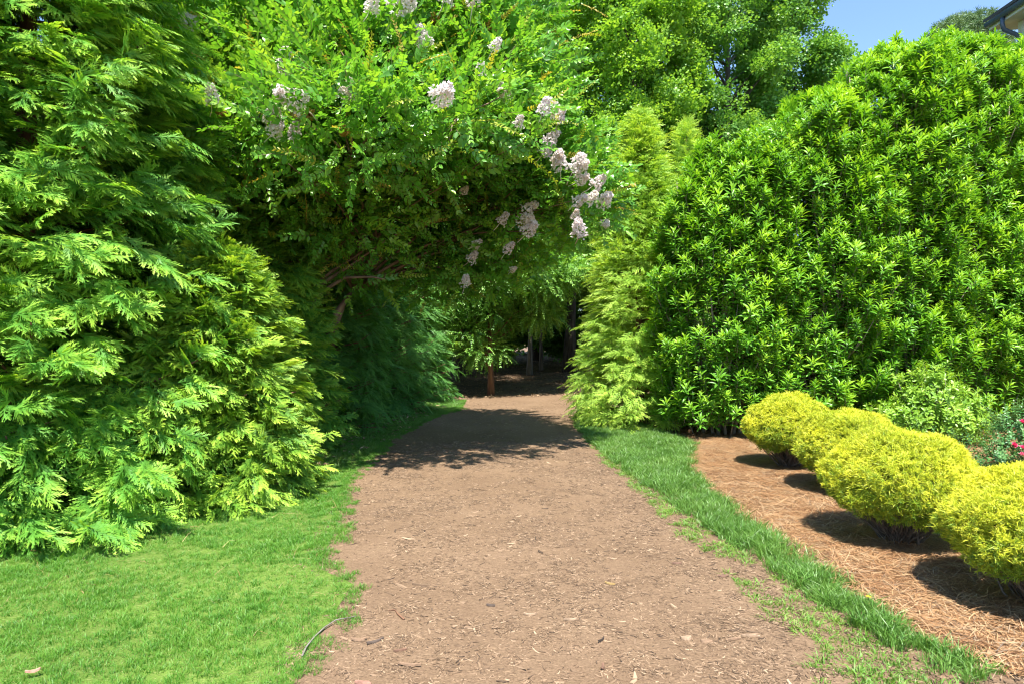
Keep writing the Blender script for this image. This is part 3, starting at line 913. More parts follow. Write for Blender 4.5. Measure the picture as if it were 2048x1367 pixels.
def limb_pts(a, b, sag=.1, n=6, seed=0):
    r = random.Random(seed); a = Vector(a); b = Vector(b); L = (b - a).length
    out = []
    for i in range(n + 1):
        t = i / n
        p = a.lerp(b, t); p.z += math.sin(PI * t) * sag * L
        w = .05 * L * math.sin(PI * t)
        out.append(p + Vector((r.uniform(-w, w), r.uniform(-w, w), r.uniform(-w, w) * .6)))
    return out

def arborvitae(label, x, y, R, H, nb, protos, seed, k=0, cell=40, group=None, name='arborvitae_tree', **kw):
    root = empty(name, (x, y, hgt(x, y)), label, 'tree', group)
    trunk_mesh('trunk', H * .93, .02 * R + .009 * H, M_barkr, root, seed=seed)
    P, rot, S, (tip, d) = arb_points(R, H, nb, seed=seed, **kw)
    mb = MB(); r = random.Random(seed)
    for i in range(0, nb, max(1, nb // 90)):
        tp = Vector(tip[i]) - Vector(d[i]) * .25
        mb.tube(limb_pts((0, 0, max(.1, tp.z - .25 * math.hypot(tp.x, tp.y))), tp, -.04, 3, i), [.022, .018, .012, .006], 4)
    mesh_obj('branches', mb.mesh('branches'), M_barkr, root)['kind'] = 'stuff'
    foliage(root, P, rot, S, protos, single_name='frond', k=k, cell=cell, seed=seed)
    return root

GL = 'arborvitae hedge along the left of the path'
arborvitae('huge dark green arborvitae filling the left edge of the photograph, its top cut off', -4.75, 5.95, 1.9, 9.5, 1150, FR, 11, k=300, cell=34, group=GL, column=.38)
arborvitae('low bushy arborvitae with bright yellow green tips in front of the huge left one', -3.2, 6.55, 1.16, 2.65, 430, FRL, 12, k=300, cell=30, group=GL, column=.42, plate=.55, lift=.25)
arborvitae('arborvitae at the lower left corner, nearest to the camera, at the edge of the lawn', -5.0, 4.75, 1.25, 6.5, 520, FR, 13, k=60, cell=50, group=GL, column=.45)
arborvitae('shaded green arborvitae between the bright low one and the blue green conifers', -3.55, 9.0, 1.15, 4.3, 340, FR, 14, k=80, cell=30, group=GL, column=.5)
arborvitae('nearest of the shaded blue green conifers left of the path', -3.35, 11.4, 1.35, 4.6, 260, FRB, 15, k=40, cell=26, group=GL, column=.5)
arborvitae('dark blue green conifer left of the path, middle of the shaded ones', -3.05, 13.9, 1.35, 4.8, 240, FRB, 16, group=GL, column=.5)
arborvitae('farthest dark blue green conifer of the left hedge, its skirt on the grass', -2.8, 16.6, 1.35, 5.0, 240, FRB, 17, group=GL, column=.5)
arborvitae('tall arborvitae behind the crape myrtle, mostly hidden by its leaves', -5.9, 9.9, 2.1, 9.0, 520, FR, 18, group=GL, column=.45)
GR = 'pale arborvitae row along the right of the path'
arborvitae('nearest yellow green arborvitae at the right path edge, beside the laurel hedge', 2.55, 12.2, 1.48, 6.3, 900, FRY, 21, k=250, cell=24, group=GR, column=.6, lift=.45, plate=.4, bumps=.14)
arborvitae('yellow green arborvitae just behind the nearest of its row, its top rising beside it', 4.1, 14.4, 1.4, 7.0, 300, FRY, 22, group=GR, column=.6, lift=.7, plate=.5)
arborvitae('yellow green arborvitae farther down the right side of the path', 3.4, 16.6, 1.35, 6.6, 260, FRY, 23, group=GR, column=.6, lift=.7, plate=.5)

# laurel hedge -------------------------------------------------------
def laurel(label, x, y, rx, ry, H, n, seed, k=0, slope=0.0):
    root = empty('laurel_shrub', (x, y, hgt(x, y)), label, 'shrub', 'tall laurel hedge behind the golden shrubs')
    r = np.random.default_rng(seed)
    th = r.uniform(0, 2 * PI, n)
    zt = .12 + (H - .12) * r.random(n) ** .95
    t = zt / H
    prof = np.where(t < .8, .88 + .12 * np.sin(t / .8 * PI), .88 * np.sqrt(np.clip(1 - ((t - .8) / .2) ** 2, 0, 1)))
    prof *= np.clip(.8 + t * 3, 0, 1)
    depth = 1 - .45 * r.random(n) ** 1.5
    se = (np.abs(np.cos(th)) ** 3 + np.abs(np.sin(th)) ** 3) ** (-1 / 3)
    q = prof * depth * se * (1 + .13 * wob(th, zt, seed * .9, 1.6) * 1.5 + .12 * wob(th, zt, seed * .4 + 9, 4))
    X, Y = rx * q * np.cos(th), ry * q * np.sin(th)
    out = np.stack([np.cos(th), np.sin(th), np.zeros(n)], 1)
    D = out * r.uniform(.1, .65, (n, 1)) + np.array([[0, 0, 1.0]]) + r.normal(0, .2, (n, 3))
    P = np.stack([X, Y, zt], 1)
    hole = np.array([mnoise.noise(Vector((p[0] * 1.5 + seed, p[1] * 1.5, p[2] * 1.3))) for p in P]) + .5 * np.array([mnoise.noise(Vector((p[0] * 4 + seed, p[1] * 4, p[2] * 3.4))) for p in P])
    ok = (hole > -.30) | (depth < .78)
    P, D = P[ok], D[ok]
    # leading shoots standing above the top
    m = 120
    a = r.uniform(0, 2 * PI, m); rr = np.sqrt(r.random(m)) * .85
    P2 = np.stack([rx * rr * np.cos(a), ry * rr * np.sin(a), H * (1.0 - .13 * rr ** 2) - r.uniform(.1, .55, m)], 1)
    D2 = np.stack([np.cos(a) * .2, np.sin(a) * .2, np.ones(m)], 1) + r.normal(0, .12, (m, 3))
    P = np.concatenate([P, P2]); D = np.concatenate([D, D2])
    P[:, 2] += slope * P[:, 0] * (P[:, 2] / H) + .6 * np.array([mnoise.noise(Vector((p[0] * 1.7, p[1] * 1.7, seed))) for p in P]) * (P[:, 2] / H) ** 2
    S = r.uniform(.68, 1.18, len(P))
    rot = frames(unit(D), r.normal(0, 1, (len(P), 3)))
    mb = MB(); rd = random.Random(seed)
    for i in range(16):
        a = rd.uniform(0, 2 * PI); q = rd.uniform(.3, .8)
        p0 = Vector((rx * .3 * math.cos(a), ry * .3 * math.sin(a), -.05))
        p1 = Vector((rx * q * math.cos(a), ry * q * math.sin(a), H * rd.uniform(.75, .97)))
        pts = limb_pts(p0, p1, .0, 7, seed * 40 + i)
        mb.tube(pts, [.035 - .0038 * j for j in range(8)], 5)
    mesh_obj('stems', mb.mesh('stems'), M_stem, root)
    mb = MB()
    for i in range(0, len(P), max(1, len(P) // 160)):
        p = Vector(P[i]); o = Vector((p.x * .72, p.y * .72, p.z - .55))
        if o.z > 0: mb.tube([o, (p + o) / 2 + Vector((0, 0, -.05)), p], [.012, .009, .006], 4)
    tw = mesh_obj('twigs', mb.mesh('twigs'), M_stem, root); tw['kind'] = 'stuff'
    foliage(root, P, rot, S, LA, single_name='leaf_sprig', k=k, cell=34, seed=seed)
    return root

laurel('leftmost and lowest laurel of the tall hedge, next to the yellow green arborvitae', 3.75, 10.95, 1.15, 1.05, 4.75, 3250, 31, 300, .45)
laurel('second laurel from the path, behind the two rear golden shrubs', 5.3, 11.2, 1.35, 1.15, 5.8, 4000, 32, 300, .45)
laurel('third laurel of the tall hedge, its bare stems showing near the top', 6.95, 11.5, 1.35, 1.15, 6.95, 4625, 33, 300, .4)
laurel('laurel behind the pale azalea, with the round pine showing over its top', 8.7, 11.9, 1.4, 1.15, 7.2, 4625, 34, 300, .1)
laurel('rightmost laurel of the tall hedge, in front of the house', 10.5, 12.3, 1.4, 1.15, 7.5, 4375, 35, 250, .05)

# crape myrtle -------------------------------------------------------
def crape():
    bx, by = -3.9, 10.2
    root = empty('crape_myrtle_tree', (bx, by, hgt(bx, by)), 'crape myrtle arching over the path with white flower clusters', 'tree')
    r = np.random.default_rng(41); rd = random.Random(41)
    # lobes of the crown: centre (world), radii
    lobes = [((-3.6, 9.4, 4.4), (1.9, 1.7, 1.6)), ((-2.2, 9.0, 5.2), (2.0, 1.8, 1.7)), ((-3.9, 9.0, 6.6), (2.0, 1.7, 1.7)), ((-1.0, 9.2, 5.6), (1.7, 1.6, 1.5)),
             ((-1.2, 9.6, 4.1), (1.6, 1.5, 1.1)), ((-.1, 9.0, 4.6), (1.1, 1.2, .9)), ((.55, 8.9, 4.15), (.75, .9, .6)), ((.95, 8.8, 3.5), (.5, .7, .45)), ((-2.2, 9.6, 7.2), (2.0, 1.6, 1.4)),
             ((-.3, 9.6, 6.9), (1.2, 1.3, 1.0)), ((.1, 9.6, 3.3), (.85, 1.0, .55)), ((-2.6, 9.7, 3.3), (1.2, 1.1, .9)), ((-.9, 10.4, 3.3), (.9, .9, .6)), ((-.2, 8.2, 5.0), (1.0, .9, .7)), ((-2.6, 8.3, 5.4), (1.4, 1.0, 1.1)), ((-1.2, 8.5, 6.0), (1.3, 1.0, .9)), ((-1.2, 8.0, 4.3), (1.2, .9, .7)), ((-3.6, 8.2, 4.6), (1.0, .9, 1.0)), ((-.65, 7.0, 4.15), (1.1, .8, .5)), ((-1.75, 6.7, 3.95), (1.1, .8, .6)), ((-2.95, 7.4, 4.2), (1.1, .8, .8)), ((-1.9, 7.5, 4.9), (1.3, .7, .7)), ((.9, 8.6, 3.8), (.6, .7, .35)), ((-3.5, 8.5, 3.7), (1.2, .8, .8)), ((-2.4, 8.6, 3.5), (1.1, .8, .55)), ((-.4, 10.2, 2.9), (.9, .8, .5)), ((-1.3, 10.6, 2.8), (.9, .8, .5))]
    Ps, Ds, Us = [], [], []
    base = np.array([bx, by, 0.0])
    mbl = MB()
    # stems and limbs
    stems = []
    for i in range(7):
        a = rd.uniform(0, 2 * PI)
        p0 = Vector((.15 * math.cos(a), .15 * math.sin(a), -.05))
        fork = Vector(((0.55 + .25 * (i % 4)) , rd.uniform(-.5, .3), 1.7 + .25 * i)) if i < 5 else Vector((rd.uniform(-.5, 0), rd.uniform(-.3, .3), 3.0))
        pts = limb_pts(p0, fork, .02, 6, i)
        mbl.tube(pts, [.075 - .005 * j for j in range(7)], 8)
        stems.append(fork)
    limbs = MB()
    for li, (c, rr) in enumerate(lobes):
        cl = Vector(c) - Vector(base)
        f = min(stems, key=lambda q: (q - cl).length)
        main = limb_pts(f, cl, .06, 6, 50 + li)
        limbs.tube(main, [.030 - .004 * j for j in range(7)], 6)
        for q in range(6):
            v = Vector((rd.gauss(0, 1), rd.gauss(0, 1), rd.gauss(0, .9))).normalized()
            e = cl + Vector((v.x * rr[0], v.y * rr[1], v.z * rr[2])) * .9
            s0 = main[rd.randint(2, 6)]
            limbs.tube(limb_pts(s0, e, .04, 4, li * 20 + q), [.016, .013, .010, .007, .004], 4)
        vol = rr[0] * rr[1] * rr[2]
        n = int(480 * vol ** .72)
        v = unit(r.normal(0, 1, (n, 3))); rad = 1 - .6 * r.random((n, 1)) ** 1.6
        R_ = np.array([rr])
        wv = np.array([mnoise.noise(Vector((p[0] * 2.2 + li, p[1] * 2.2, p[2] * 2.2))) for p in v])[:, None]
        P = np.array([c]) - base + v * rad * R_ * (1 + .3 * wv)
        Ps.append(P); D = v * np.array([[1, 1, .45]]) + r.normal(0, .35, (n, 3)) + np.array([[.1, -.15, .25]]); Ds.append(D)
        Us.append(np.array([[0, -.35, .7]]) + v * .8 + r.normal(0, .5, (n, 3)))
    mesh_obj('trunk', mbl.mesh('trunk'), M_crbk, root)
    mesh_obj('limbs', limbs.mesh('limbs'), M_crbk, root)
    # long bare boughs seen reaching right below the crown
    bb = MB()
    def wpt(px, py, d): return Vector(((px - CX) / FPX * d, d, EYE - (py - CY) / FPX * d)) - Vector(base)
    for q in ([(615, 590, 9.3), (660, 555, 9.2), (700, 530, 9.1), (770, 480, 9.0), (840, 440, 8.9)], [(622, 575, 9.3), (665, 540, 9.2), (720, 505, 9.1), (790, 440, 9.0)],
              [(630, 590, 9.2), (690, 553, 9.1), (745, 552, 9.0), (770, 557, 9.0)], [(610, 560, 9.4), (640, 530, 9.3), (690, 480, 9.2), (720, 440, 9.2)]):
        pts = [wpt(*p) for p in q]
        pts = [Vector((pts[0].x * .45, pts[0].y * .45, pts[0].z * .35))] + pts
        bb.tube(pts, [.045 - .038 * i / (len(pts) - 1) for i in range(len(pts))], 6)
    mesh_obj('boughs', bb.mesh('boughs'), M_crbk, root)
    P = np.concatenate(Ps); D = unit(np.concatenate(Ds)); U = np.concatenate(Us)
    rot = frames(D, U); S = r.uniform(.75, 1.2, len(P))
    # the outermost shoots facing up and out are young and reddish yellow
    m = r.random(len(P)) < .07
    foliage(root, P[~m], rot[~m], S[~m], CRT, single_name='leafy_twig', k=300, cell=26, seed=41)
    scatter('new_growth', CRN, P[m] + D[m] * .15, rot[m], S[m], root)
    # flower clusters where the photograph shows them (pixel, distance, size)
    def panicle(seed, L=.24, R=.105, mat=M_petal):
        rr2 = random.Random(seed); mb = MB()
        for i in range(150):
            t = rr2.random() ** .8
            a = rr2.uniform(0, 2 * PI); q = R * (1 - .65 * t) * rr2.uniform(.6, 1.1)
            c = Vector((math.cos(a) * q, L * t, math.sin(a) * q))
            for k in range(4):
                dv = Vector((rr2.gauss(0, 1), rr2.gauss(0, 1), rr2.gauss(0, 1))).normalized()
                leaf(mb, c, dv, (rr2.gauss(0, 1), rr2.gauss(0, 1), rr2.gauss(0, 1)), .022, .022, .5, .5, rr2.random() * .35, SIMPLE)
        mb.tube([(.03, -.16, -.05), (.01, -.08, -.02), (0, L * .9, 0)], [.006, .005, .002], 4, .9)
        return proto('panicle_mesh%d' % seed, mb, mat)
    pv = [panicle(i) for i in range(5)]
    sv = [panicle(10 + i, .2, .06, M_seed) for i in range(2)]
    fl = [(333, 78, 7.9, 1.0), (388, 50, 7.8, .9), (425, 205, 7.6, .8), (577, 148, 7.3, 1.1), (570, 205, 7.4, .8), (608, 210, 7.2, 1.25), (690, 200, 7.2, .95), (545, 245, 7.3, 1.0), (588, 272, 7.3, .7), (545, 265, 7.4, .8),
          (795, 22, 7.4, 1.3), (820, 15, 7.4, .8), (740, 20, 7.6, .8), (945, 8, 7.9, .9), (888, 5, 7.9, .9), (853, 92, 7.3, .9), (880, 195, 7.0, 1.2), (985, 98, 7.8, .6), (1015, 195, 7.8, .9), (960, 150, 7.7, .6),
          (1000, 165, 7.8, .6), (1085, 228, 8.0, 1.0), (1105, 222, 8.0, 1.2), (1115, 243, 8.0, .9), (1035, 252, 7.7, .8), (1092, 288, 8.0, 1.1), (1085, 310, 8.0, 1.0), (1110, 322, 8.0, .9), (1120, 335, 8.1, 1.2), (1145, 340, 8.1, 1.2), (1160, 338, 8.1, .9),
          (1155, 362, 8.1, .9), (1185, 372, 8.2, 1.0), (1150, 405, 8.1, .9), (1172, 402, 8.2, .9), (1203, 405, 8.2, 1.1), (1150, 437, 8.1, .7), (1158, 466, 8.2, 1.2), (1048, 422, 8.0, 1.0), (1000, 445, 8.0, .8), (1040, 442, 8.0, 1.0), (1052, 466, 8.0, 1.1),
          (948, 490, 8.2, .7), (1012, 502, 8.3, .8), (940, 520, 8.4, .8), (930, 570, 8.6, .8), (925, 385, 8.2, .6), (1208, 445, 8.3, .7), (372, 168, 7.7, .5), (1022, 540, 8.6, .5)]
    qx, qy, qd = project(P + base)
    for i, (px, py, d, s) in enumerate(fl):
        near = qd[np.hypot(qx - px, qy - py) < 26]
        d = (float(np.percentile(near, 6)) - .42 if len(near) > 8 else d - .3) + .45
        s *= .82 * d / 8.2 + .1
        s *= 1.25 if px < 1000 and py < 300 else .92
        if px < 1000 and py < 300: d -= .15
        o = bpy.data.objects.new('flower_cluster', pv[i % 5].data)
        o.location = wpt(px, py, d - .45); o.scale = (s * 1.05,) * 3
        a = rd.uniform(-.9, .9)
        o.rotation_euler = frames(np.array([[.35 + rd.gauss(0, .4), -.7, .6 + rd.gauss(0, .35)]]), np.array([[rd.gauss(0, 1), 0, 1.0]]))[0]
        o.parent = root; COL.objects.link(o)
    for i, (px, py, d) in enumerate([(px, py, float(np.percentile(qd[np.hypot(qx - px, qy - py) < 30], 6)) - .1 if (np.hypot(qx - px, qy - py) < 30).sum() > 8 else d) for px, py, d in [(350, 45, 7.8), (600, 235, 7.2), (785, 105, 7.3), (690, 255, 7.2), (620, 225, 7.2), (870, 30, 7.6), (432, 225, 7.6), (985, 50, 7.8)]]):
        o = bpy.data.objects.new('seed_cluster', sv[i % 2].data); o['label'] = 'spent brown flower cluster'
        o.location = wpt(px, py, d); o.rotation_euler = (rd.uniform(0, .8), 0, rd.uniform(-1, 1)); o.parent = root; COL.objects.link(o)
crape()

# broadleaved trees --------------------------------------------------
def broadleaf(name, label, x, y, H, zb, rx, ry, nclump, per, protos, seed, tr=.22, bark=M_bark, csize=1.25, group=None, fs=1.0, cat='tree', top=1.0, flat=.7, updown=(.0, .35), off=(0, 0), tilt=0.0):
    root = empty(name, (x, y, hgt(x, y)), label, cat, group)
    r = np.random.default_rng(seed); rd = random.Random(seed)
    tr_o, tp = trunk_mesh('trunk', H * .92, tr, bark, root, seed=seed, lean=rd.uniform(-.3, .3))
    c = []
    while len(c) < nclump:
        v = r.uniform(-1, 1, 3)
        if np.dot(v, v) > 1: continue
        if np.dot(v, v) < .16 : continue
        z = (v[2] + 1) / 2
        w = math.sin(PI * min(1, .12 + .88 * (z ** .8))) ** .5 if top < 1 else 1
        c.append((v[0] * rx, v[1] * ry, zb + (H - zb) * z))
    c = np.array(c)
    c[:, 2] += tilt * c[:, 0] * (1 - (c[:, 2] - zb) / (H - zb))
    c = c + np.array([[off[0], off[1], 0]])
    mb = MB()
    for i, p in enumerate(c):
        if i % 2: continue
        h = max(zb * .7, p[2] - .5 * math.hypot(p[0], p[1]) - .5)
        h = min(h, H * .9)
        k = min(len(tp) - 2, int(h / (H * .92) * (len(tp) - 1)))
        q = Vector(tp[k]).lerp(Vector(tp[k + 1]), .5); q.z = h
        mb.tube(limb_pts(q, p, .05, 4, seed + i), [tr * .28, tr * .22, tr * .16, tr * .1, tr * .05], 5)
    mesh_obj('limbs', mb.mesh('limbs'), bark, root)
    Ps, Ds, Us = [], [], []
    for p in c:
        s = csize * rd.uniform(.65, 1.25)
        v = unit(r.normal(0, 1, (per, 3)))
        q = 1 - .55 * r.random((per, 1)) ** 1.4
        Ps.append(p + v * q * np.array([[s, s, s * flat]])); Ds.append(v + r.normal(0, .5, (per, 3)) + np.array([[0, 0, -updown[0]]]))
        Us.append(np.array([[0, 0, 1.0]]) + v * updown[1] + r.normal(0, .3, (per, 3)))
    P = np.concatenate(Ps); P[:, 2] = np.maximum(P[:, 2], .25)
    foliage(root, P, frames(unit(np.concatenate(Ds)), np.concatenate(Us)), fs * r.uniform(.75, 1.25, len(P)), protos, seed=seed)
    return root

GW = 'trees of the wood beyond the path'
# tree hanging over the end of the path
broadleaf('hornbeam_tree', 'leafy tree with layered hanging branches at the left of the path end', -.65, 18.4, 6.6, 1.2, 2.15, 1.6, 100, 80, HRN, 51, .09, M_barkr, .6, None, .85, flat=.35, off=(.45, .2), tilt=.5)
broadleaf('hornbeam_tree', 'leafy tree filling the gap between the crape myrtle and the pale arborvitae', 2.7, 21.3, 9.0, 3.2, 2.4, 2.2, 80, 70, HRN, 56, .10, M_bark, .75, None, 1.0, flat=.4)
broadleaf('hornbeam_tree', 'leafy tree between the crape myrtle and the last blue green conifer', -2.6, 19.4, 8.2, 1.6, 2.2, 1.8, 80, 70, HRN, 57, .10, M_barkd, .75, None, 1.0, flat=.4)
broadleaf('hornbeam_tree', 'leafy tree at the path end, nearer of the two grey trunks', (.72), 26.2, 9.5, 3.0, 2.6, 2.2, 56, 80, HRN, 52, .11, M_bark, 1.0, None, 1.3, flat=.45)
broadleaf('hornbeam_tree', 'slim grey trunked tree right behind the nearer grey trunk at the path end', 1.35, 28.6, 12, 4.2, 2.0, 2.0, 40, 70, HRN, 53, .08, M_bark, 1.0, None, 1.3, flat=.5)
broadleaf('woodland_tree', 'leafy tree behind the blue green conifers, left of the path end', -3.6, 21.5, 10, 1.2, 3.0, 2.6, 60, 70, GUM, 54, .2, M_barkd, 1.1, GW, .8)
T = [
    (-6.5, 18.5, 17, 4.0, 3.6, 3.2, GUM, 'tall woodland tree rising behind the crape myrtle at the top left'),
    (-2.2, 26.0, 19, 3.5, 3.6, 3.4, GUM, 'tall woodland tree behind the middle of the crape myrtle'),
    (2.6, 27.5, 19, 5.0, 2.8, 2.8, GUMY, 'bright green tall tree just right of the crape myrtle crown'),
    (4.6, 23.5, 18, 4.5, 2.3, 2.3, GUMY, 'bright green tall tree between the crape myrtle and the darker tall tree'),
    (9.1, 25.5, 20, 4.0, 2.7, 2.6, GUM, 'darker tall tree with its trunk showing above the laurel hedge'),
    (12.2, 27.0, 19, 7.0, 2.2, 2.2, GUM, 'rightmost tall woodland tree, its ragged edge against the blue sky'),
    (6.8, 31.0, 16, 3.0, 3.2, 3.0, GUMY, 'tall woodland tree farther back between the two tall ones'),
    (1.5, 36.0, 18, 1.5, 5.0, 3.0, GUM, 'dense dark tree closing the view at the end of the path'),
    (-5.5, 33.0, 18, 1.5, 5.0, 3.5, GUM, 'dense dark woodland tree far behind the left conifers'),
    (8.5, 37.0, 14, 1.5, 4.5, 3.0, GUM, 'dense woodland tree far behind the right arborvitae row'),
    (14.0, 36.0, 10, 1.0, 4.5, 3.0, GUM, 'low woodland tree far behind the laurel hedge'),
    (-12.0, 25.0, 17, 2.0, 4.5, 4.0, GUM, 'woodland tree at the far left behind the hedge'),
]
for i, (x, y, H, zb, rx, ry, pr, lb) in enumerate(T):
    broadleaf('woodland_tree', lb, x, y, H, zb, rx, ry, int(30 + 2.0 * rx * (H - zb)), 26, pr, 60 + i, .24, M_barkd, .85, GW, 1.0)

def woods():
    r = np.random.default_rng(99); n = 9000
    X = r.uniform(-55, 60, n); Y = r.uniform(42, 52, n) ; Z = r.random(n) ** .8 * 11
    top = np.array([7 + 3.5 * mnoise.noise(Vector((x * .13, 0, 0))) for x in X]); Z = np.minimum(Z, top * r.uniform(.6, 1, n))
    P = np.stack([X, Y, Z + 1.0], 1)
    o = scatter('woodland', GUM, P, frames(unit(r.normal(0, 1, (n, 3)) * [1, 1, .4]), np.array([[0, 0, 1.0]]) + r.normal(0, .4, (n, 3))), r.uniform(1.8, 3.2, n))
    tag(o, 'dense far wood closing the view behind the trees', 'woodland')
woods()
for i, (x, y, rr, h) in enumerate([(-3.0, 30, 2.0, 3.0), (-.5, 33, 2.0, 2.6), (3.6, 35, 2.4, 3.4), (6.2, 29, 2.2, 4.0), (-7, 27, 2.4, 3.8), (9, 22, 2.2, 4.5), (-10, 14, 2.6, 6.5), (-9, 9, 2.2, 6.5), (13, 20, 2.5, 6)]):
    broadleaf('understory_shrub', ['dark bush on the wood floor, left of the path end', 'dark bush straight behind the two grey trunks', 'dark bush behind the right arborvitae, at the far bend', 'bush between the pale arborvitae row and the wood',
              'bush behind the shaded blue green conifers', 'bush behind the leftmost laurel', 'tall bush behind the huge arborvitae', 'bush beyond the lower left corner arborvitae', 'bush behind the laurel hedge near the house'][i],
              x, y, h, .3, rr, rr * .8, 26, 60, GUM, 200 + i, .05, M_barkd, .8, 'bushes of the wood', .8, 'bush')

# pine ---------------------------------------------------------------
def pine():
    x, y = 33.5, 45.0
    root = empty('pine_tree', (x, y, .7), 'distant grey green pine with a rounded crown above the laurel hedge', 'tree')
    trunk_mesh('trunk', 23, .3, M_barkr, root, seed=3)
    r = np.random.default_rng(5)
    v = unit(r.normal(0, 1, (1500, 3)))
    c = v * np.array([[3.1, 3.0, 2.8]]) * (1 - .5 * r.random((1500, 1)) ** 1.5)
    wv = np.array([mnoise.noise(Vector(p * .9)) for p in c]); ok = wv > -.12
    c = c[ok] + np.array([[0, 0, 22.2]])
    mb = MB()
    for i in range(0, len(c), 30):
        mb.tube(limb_pts((0, 0, c[i][2] - 2.0 if c[i][2] - 2 < 22.9 else 22.5), c[i], -.05, 4, i), [.09, .07, .05, .04, .02], 5)
    mesh_obj('limbs', mb.mesh('limbs'), M_barkr, root)
    foliage(root, c, frames(unit(r.normal(0, 1, (len(c), 3)) * .4 + np.array([[0, 0, 1.0]])), r.normal(0, 1, (len(c), 3))), r.uniform(.7, 1.2, len(c)), PN)
pine()

# golden shrubs ------------------------------------------------------
def gold(label, px, base_y, R, H, n, seed, sq=1.0):
    x, y = G(px, base_y)
    root = empty('golden_shrub', (x, y, hgt(x, y)), label, 'shrub', 'golden threadleaf shrubs in the pine straw bed')
    r = np.random.default_rng(seed); rd = random.Random(seed)
    v = unit(r.normal(0, 1, (n, 3)) * np.array([[1, 1, .9]]))
    v[:, 2] = np.where(v[:, 2] < -.55, -v[:, 2], v[:, 2])
    low = np.clip(-v[:, 2], 0, 1)
    cz = H * .52
    wv = np.array([mnoise.noise(Vector((p[0] * 2.4 + seed, p[1] * 2.4, p[2] * 2.4))) for p in v])
    q = (1 - .3 * r.random(n) ** 1.4) * (1 + .15 * wv)
    up = v[:, 2] > 0
    P = np.stack([v[:, 0] * R * q * (1 - .55 * low ** 1.3), v[:, 1] * R * .95 * q * (1 - .55 * low ** 1.3), cz + v[:, 2] * q * np.where(up, H * .5, H * .46)], 1)
    # thinner below: bare stems show
    keep = r.random(n) < np.clip(1.05 + .7 * np.minimum(v[:, 2] + .1, 0), .3, 1.0)
    P, v = P[keep], v[keep]
    D = v * np.array([[1, 1, .8]]) + np.array([[0, 0, .75]]) + r.normal(0, .5, P.shape)
    rot = frames(unit(D), r.normal(0, 1, P.shape)); S = r.uniform(.42, .78, len(P))
    mb = MB()
    for i in range(150):
        a = rd.uniform(0, 2 * PI); e = rd.uniform(-.45, .9)
        c = math.sqrt(max(0, 1 - e * e)) if e > 0 else 1 - .3 * abs(e)
        tip = Vector((math.cos(a) * R * .86 * c, math.sin(a) * R * .82 * c, cz + e * H * .42))
        p0 = Vector((rd.gauss(0, .05), rd.gauss(0, .05), -.02))
        pts = limb_pts(p0, tip, rd.uniform(-.06, .06), 5, seed * 300 + i)
        k = rd.uniform(.004, .010)
        mb.tube(pts, [k, k * .85, k * .7, k * .5, k * .35, k * .2], 4)
        for q2 in range(2):
            s0 = pts[rd.randint(2, 4)]
            e2 = s0 + Vector((rd.gauss(0, .07), rd.gauss(0, .07), rd.uniform(.0, .12)))
            mb.tube([s0, e2], [k * .4, k * .15], 3)
    mesh_obj('stems', mb.mesh('stems'), M_gstem, root)
    # dead hanging twigs underneath
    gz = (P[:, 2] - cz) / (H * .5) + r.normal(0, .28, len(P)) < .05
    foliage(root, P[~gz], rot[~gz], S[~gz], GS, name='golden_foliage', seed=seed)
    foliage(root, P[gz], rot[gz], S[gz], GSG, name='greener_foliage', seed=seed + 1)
    return root
gold('nearest golden shrub, cut off by the right edge of the photograph', 2095, 1212, .56, .82, 10500, 71)
gold('second golden shrub from the camera, widest and fully in view, over its own dark shadow', 1800, 1082, .57, .90, 10500, 72)
gold('third golden shrub from the camera, half hidden behind the widest one', 1700, 984, .55, .86, 9500, 73)
gold('farthest golden shrub, at the foot of the laurel hedge', 1578, 936, .54, .90, 9500, 74)

# azalea and roses ---------------------------------------------------
def small_shrub(name, label, x, y, lobes, protos, n, seed, smat=M_twig, sc_=1.0, kind='shrub', group=None):
    root = empty(name, (x, y, hgt(x, y)), label, kind, group)
    r = np.random.default_rng(seed); rd = random.Random(seed)
    Ps, Ds = [], []; mb = MB()
    for (cx, cy, cz, rr, rz) in lobes:
        m = int(n * rr * rr * 4); v = unit(r.normal(0, 1, (m, 3)))
        q = 1 - .5 * r.random((m, 1)) ** 1.5
        P = np.array([[cx, cy, cz]]) + v * q * np.array([[rr, rr, rz]]) * (1 + .12 * r.normal(0, 1, (m, 1)))
        P[:, 2] = np.maximum(P[:, 2], .05)
        Ps.append(P); Ds.append(v + np.array([[0, 0, .8]]) + r.normal(0, .3, (m, 3)))
        for i in range(14):
            p = Vector(P[rd.randrange(m)])
            mb.tube(limb_pts((rd.gauss(0, .04), rd.gauss(0, .04), -.02), p, -.04, 4, seed + i), [.008, .007, .005, .004, .002], 4)
    mesh_obj('stems', mb.mesh('stems'), smat, root)
    P = np.concatenate(Ps); D = np.concatenate(Ds)
    foliage(root, P, frames(unit(D), r.normal(0, 1, P.shape)), sc_ * r.uniform(.75, 1.25, len(P)), protos, seed=seed)
    return root, P
ax, ay = G(1862, 884)
small_shrub('azalea_shrub', 'pale green azalea shrub in front of the laurel hedge, right of the golden shrubs', ax, ay,
            [(-.05, 0, .82, .40, .30), (.38, .05, .62, .36, .25), (-.15, -.05, .45, .5, .35), (.5, .0, .4, .38, .3), (-.72, -.05, .42, .22, .16), (-.55, -.05, .25, .3, .2), (.15, -.1, .3, .5, .25), (.05, .0, 1.05, .22, .18)], AZ, 240, 81, sc_=1.7)
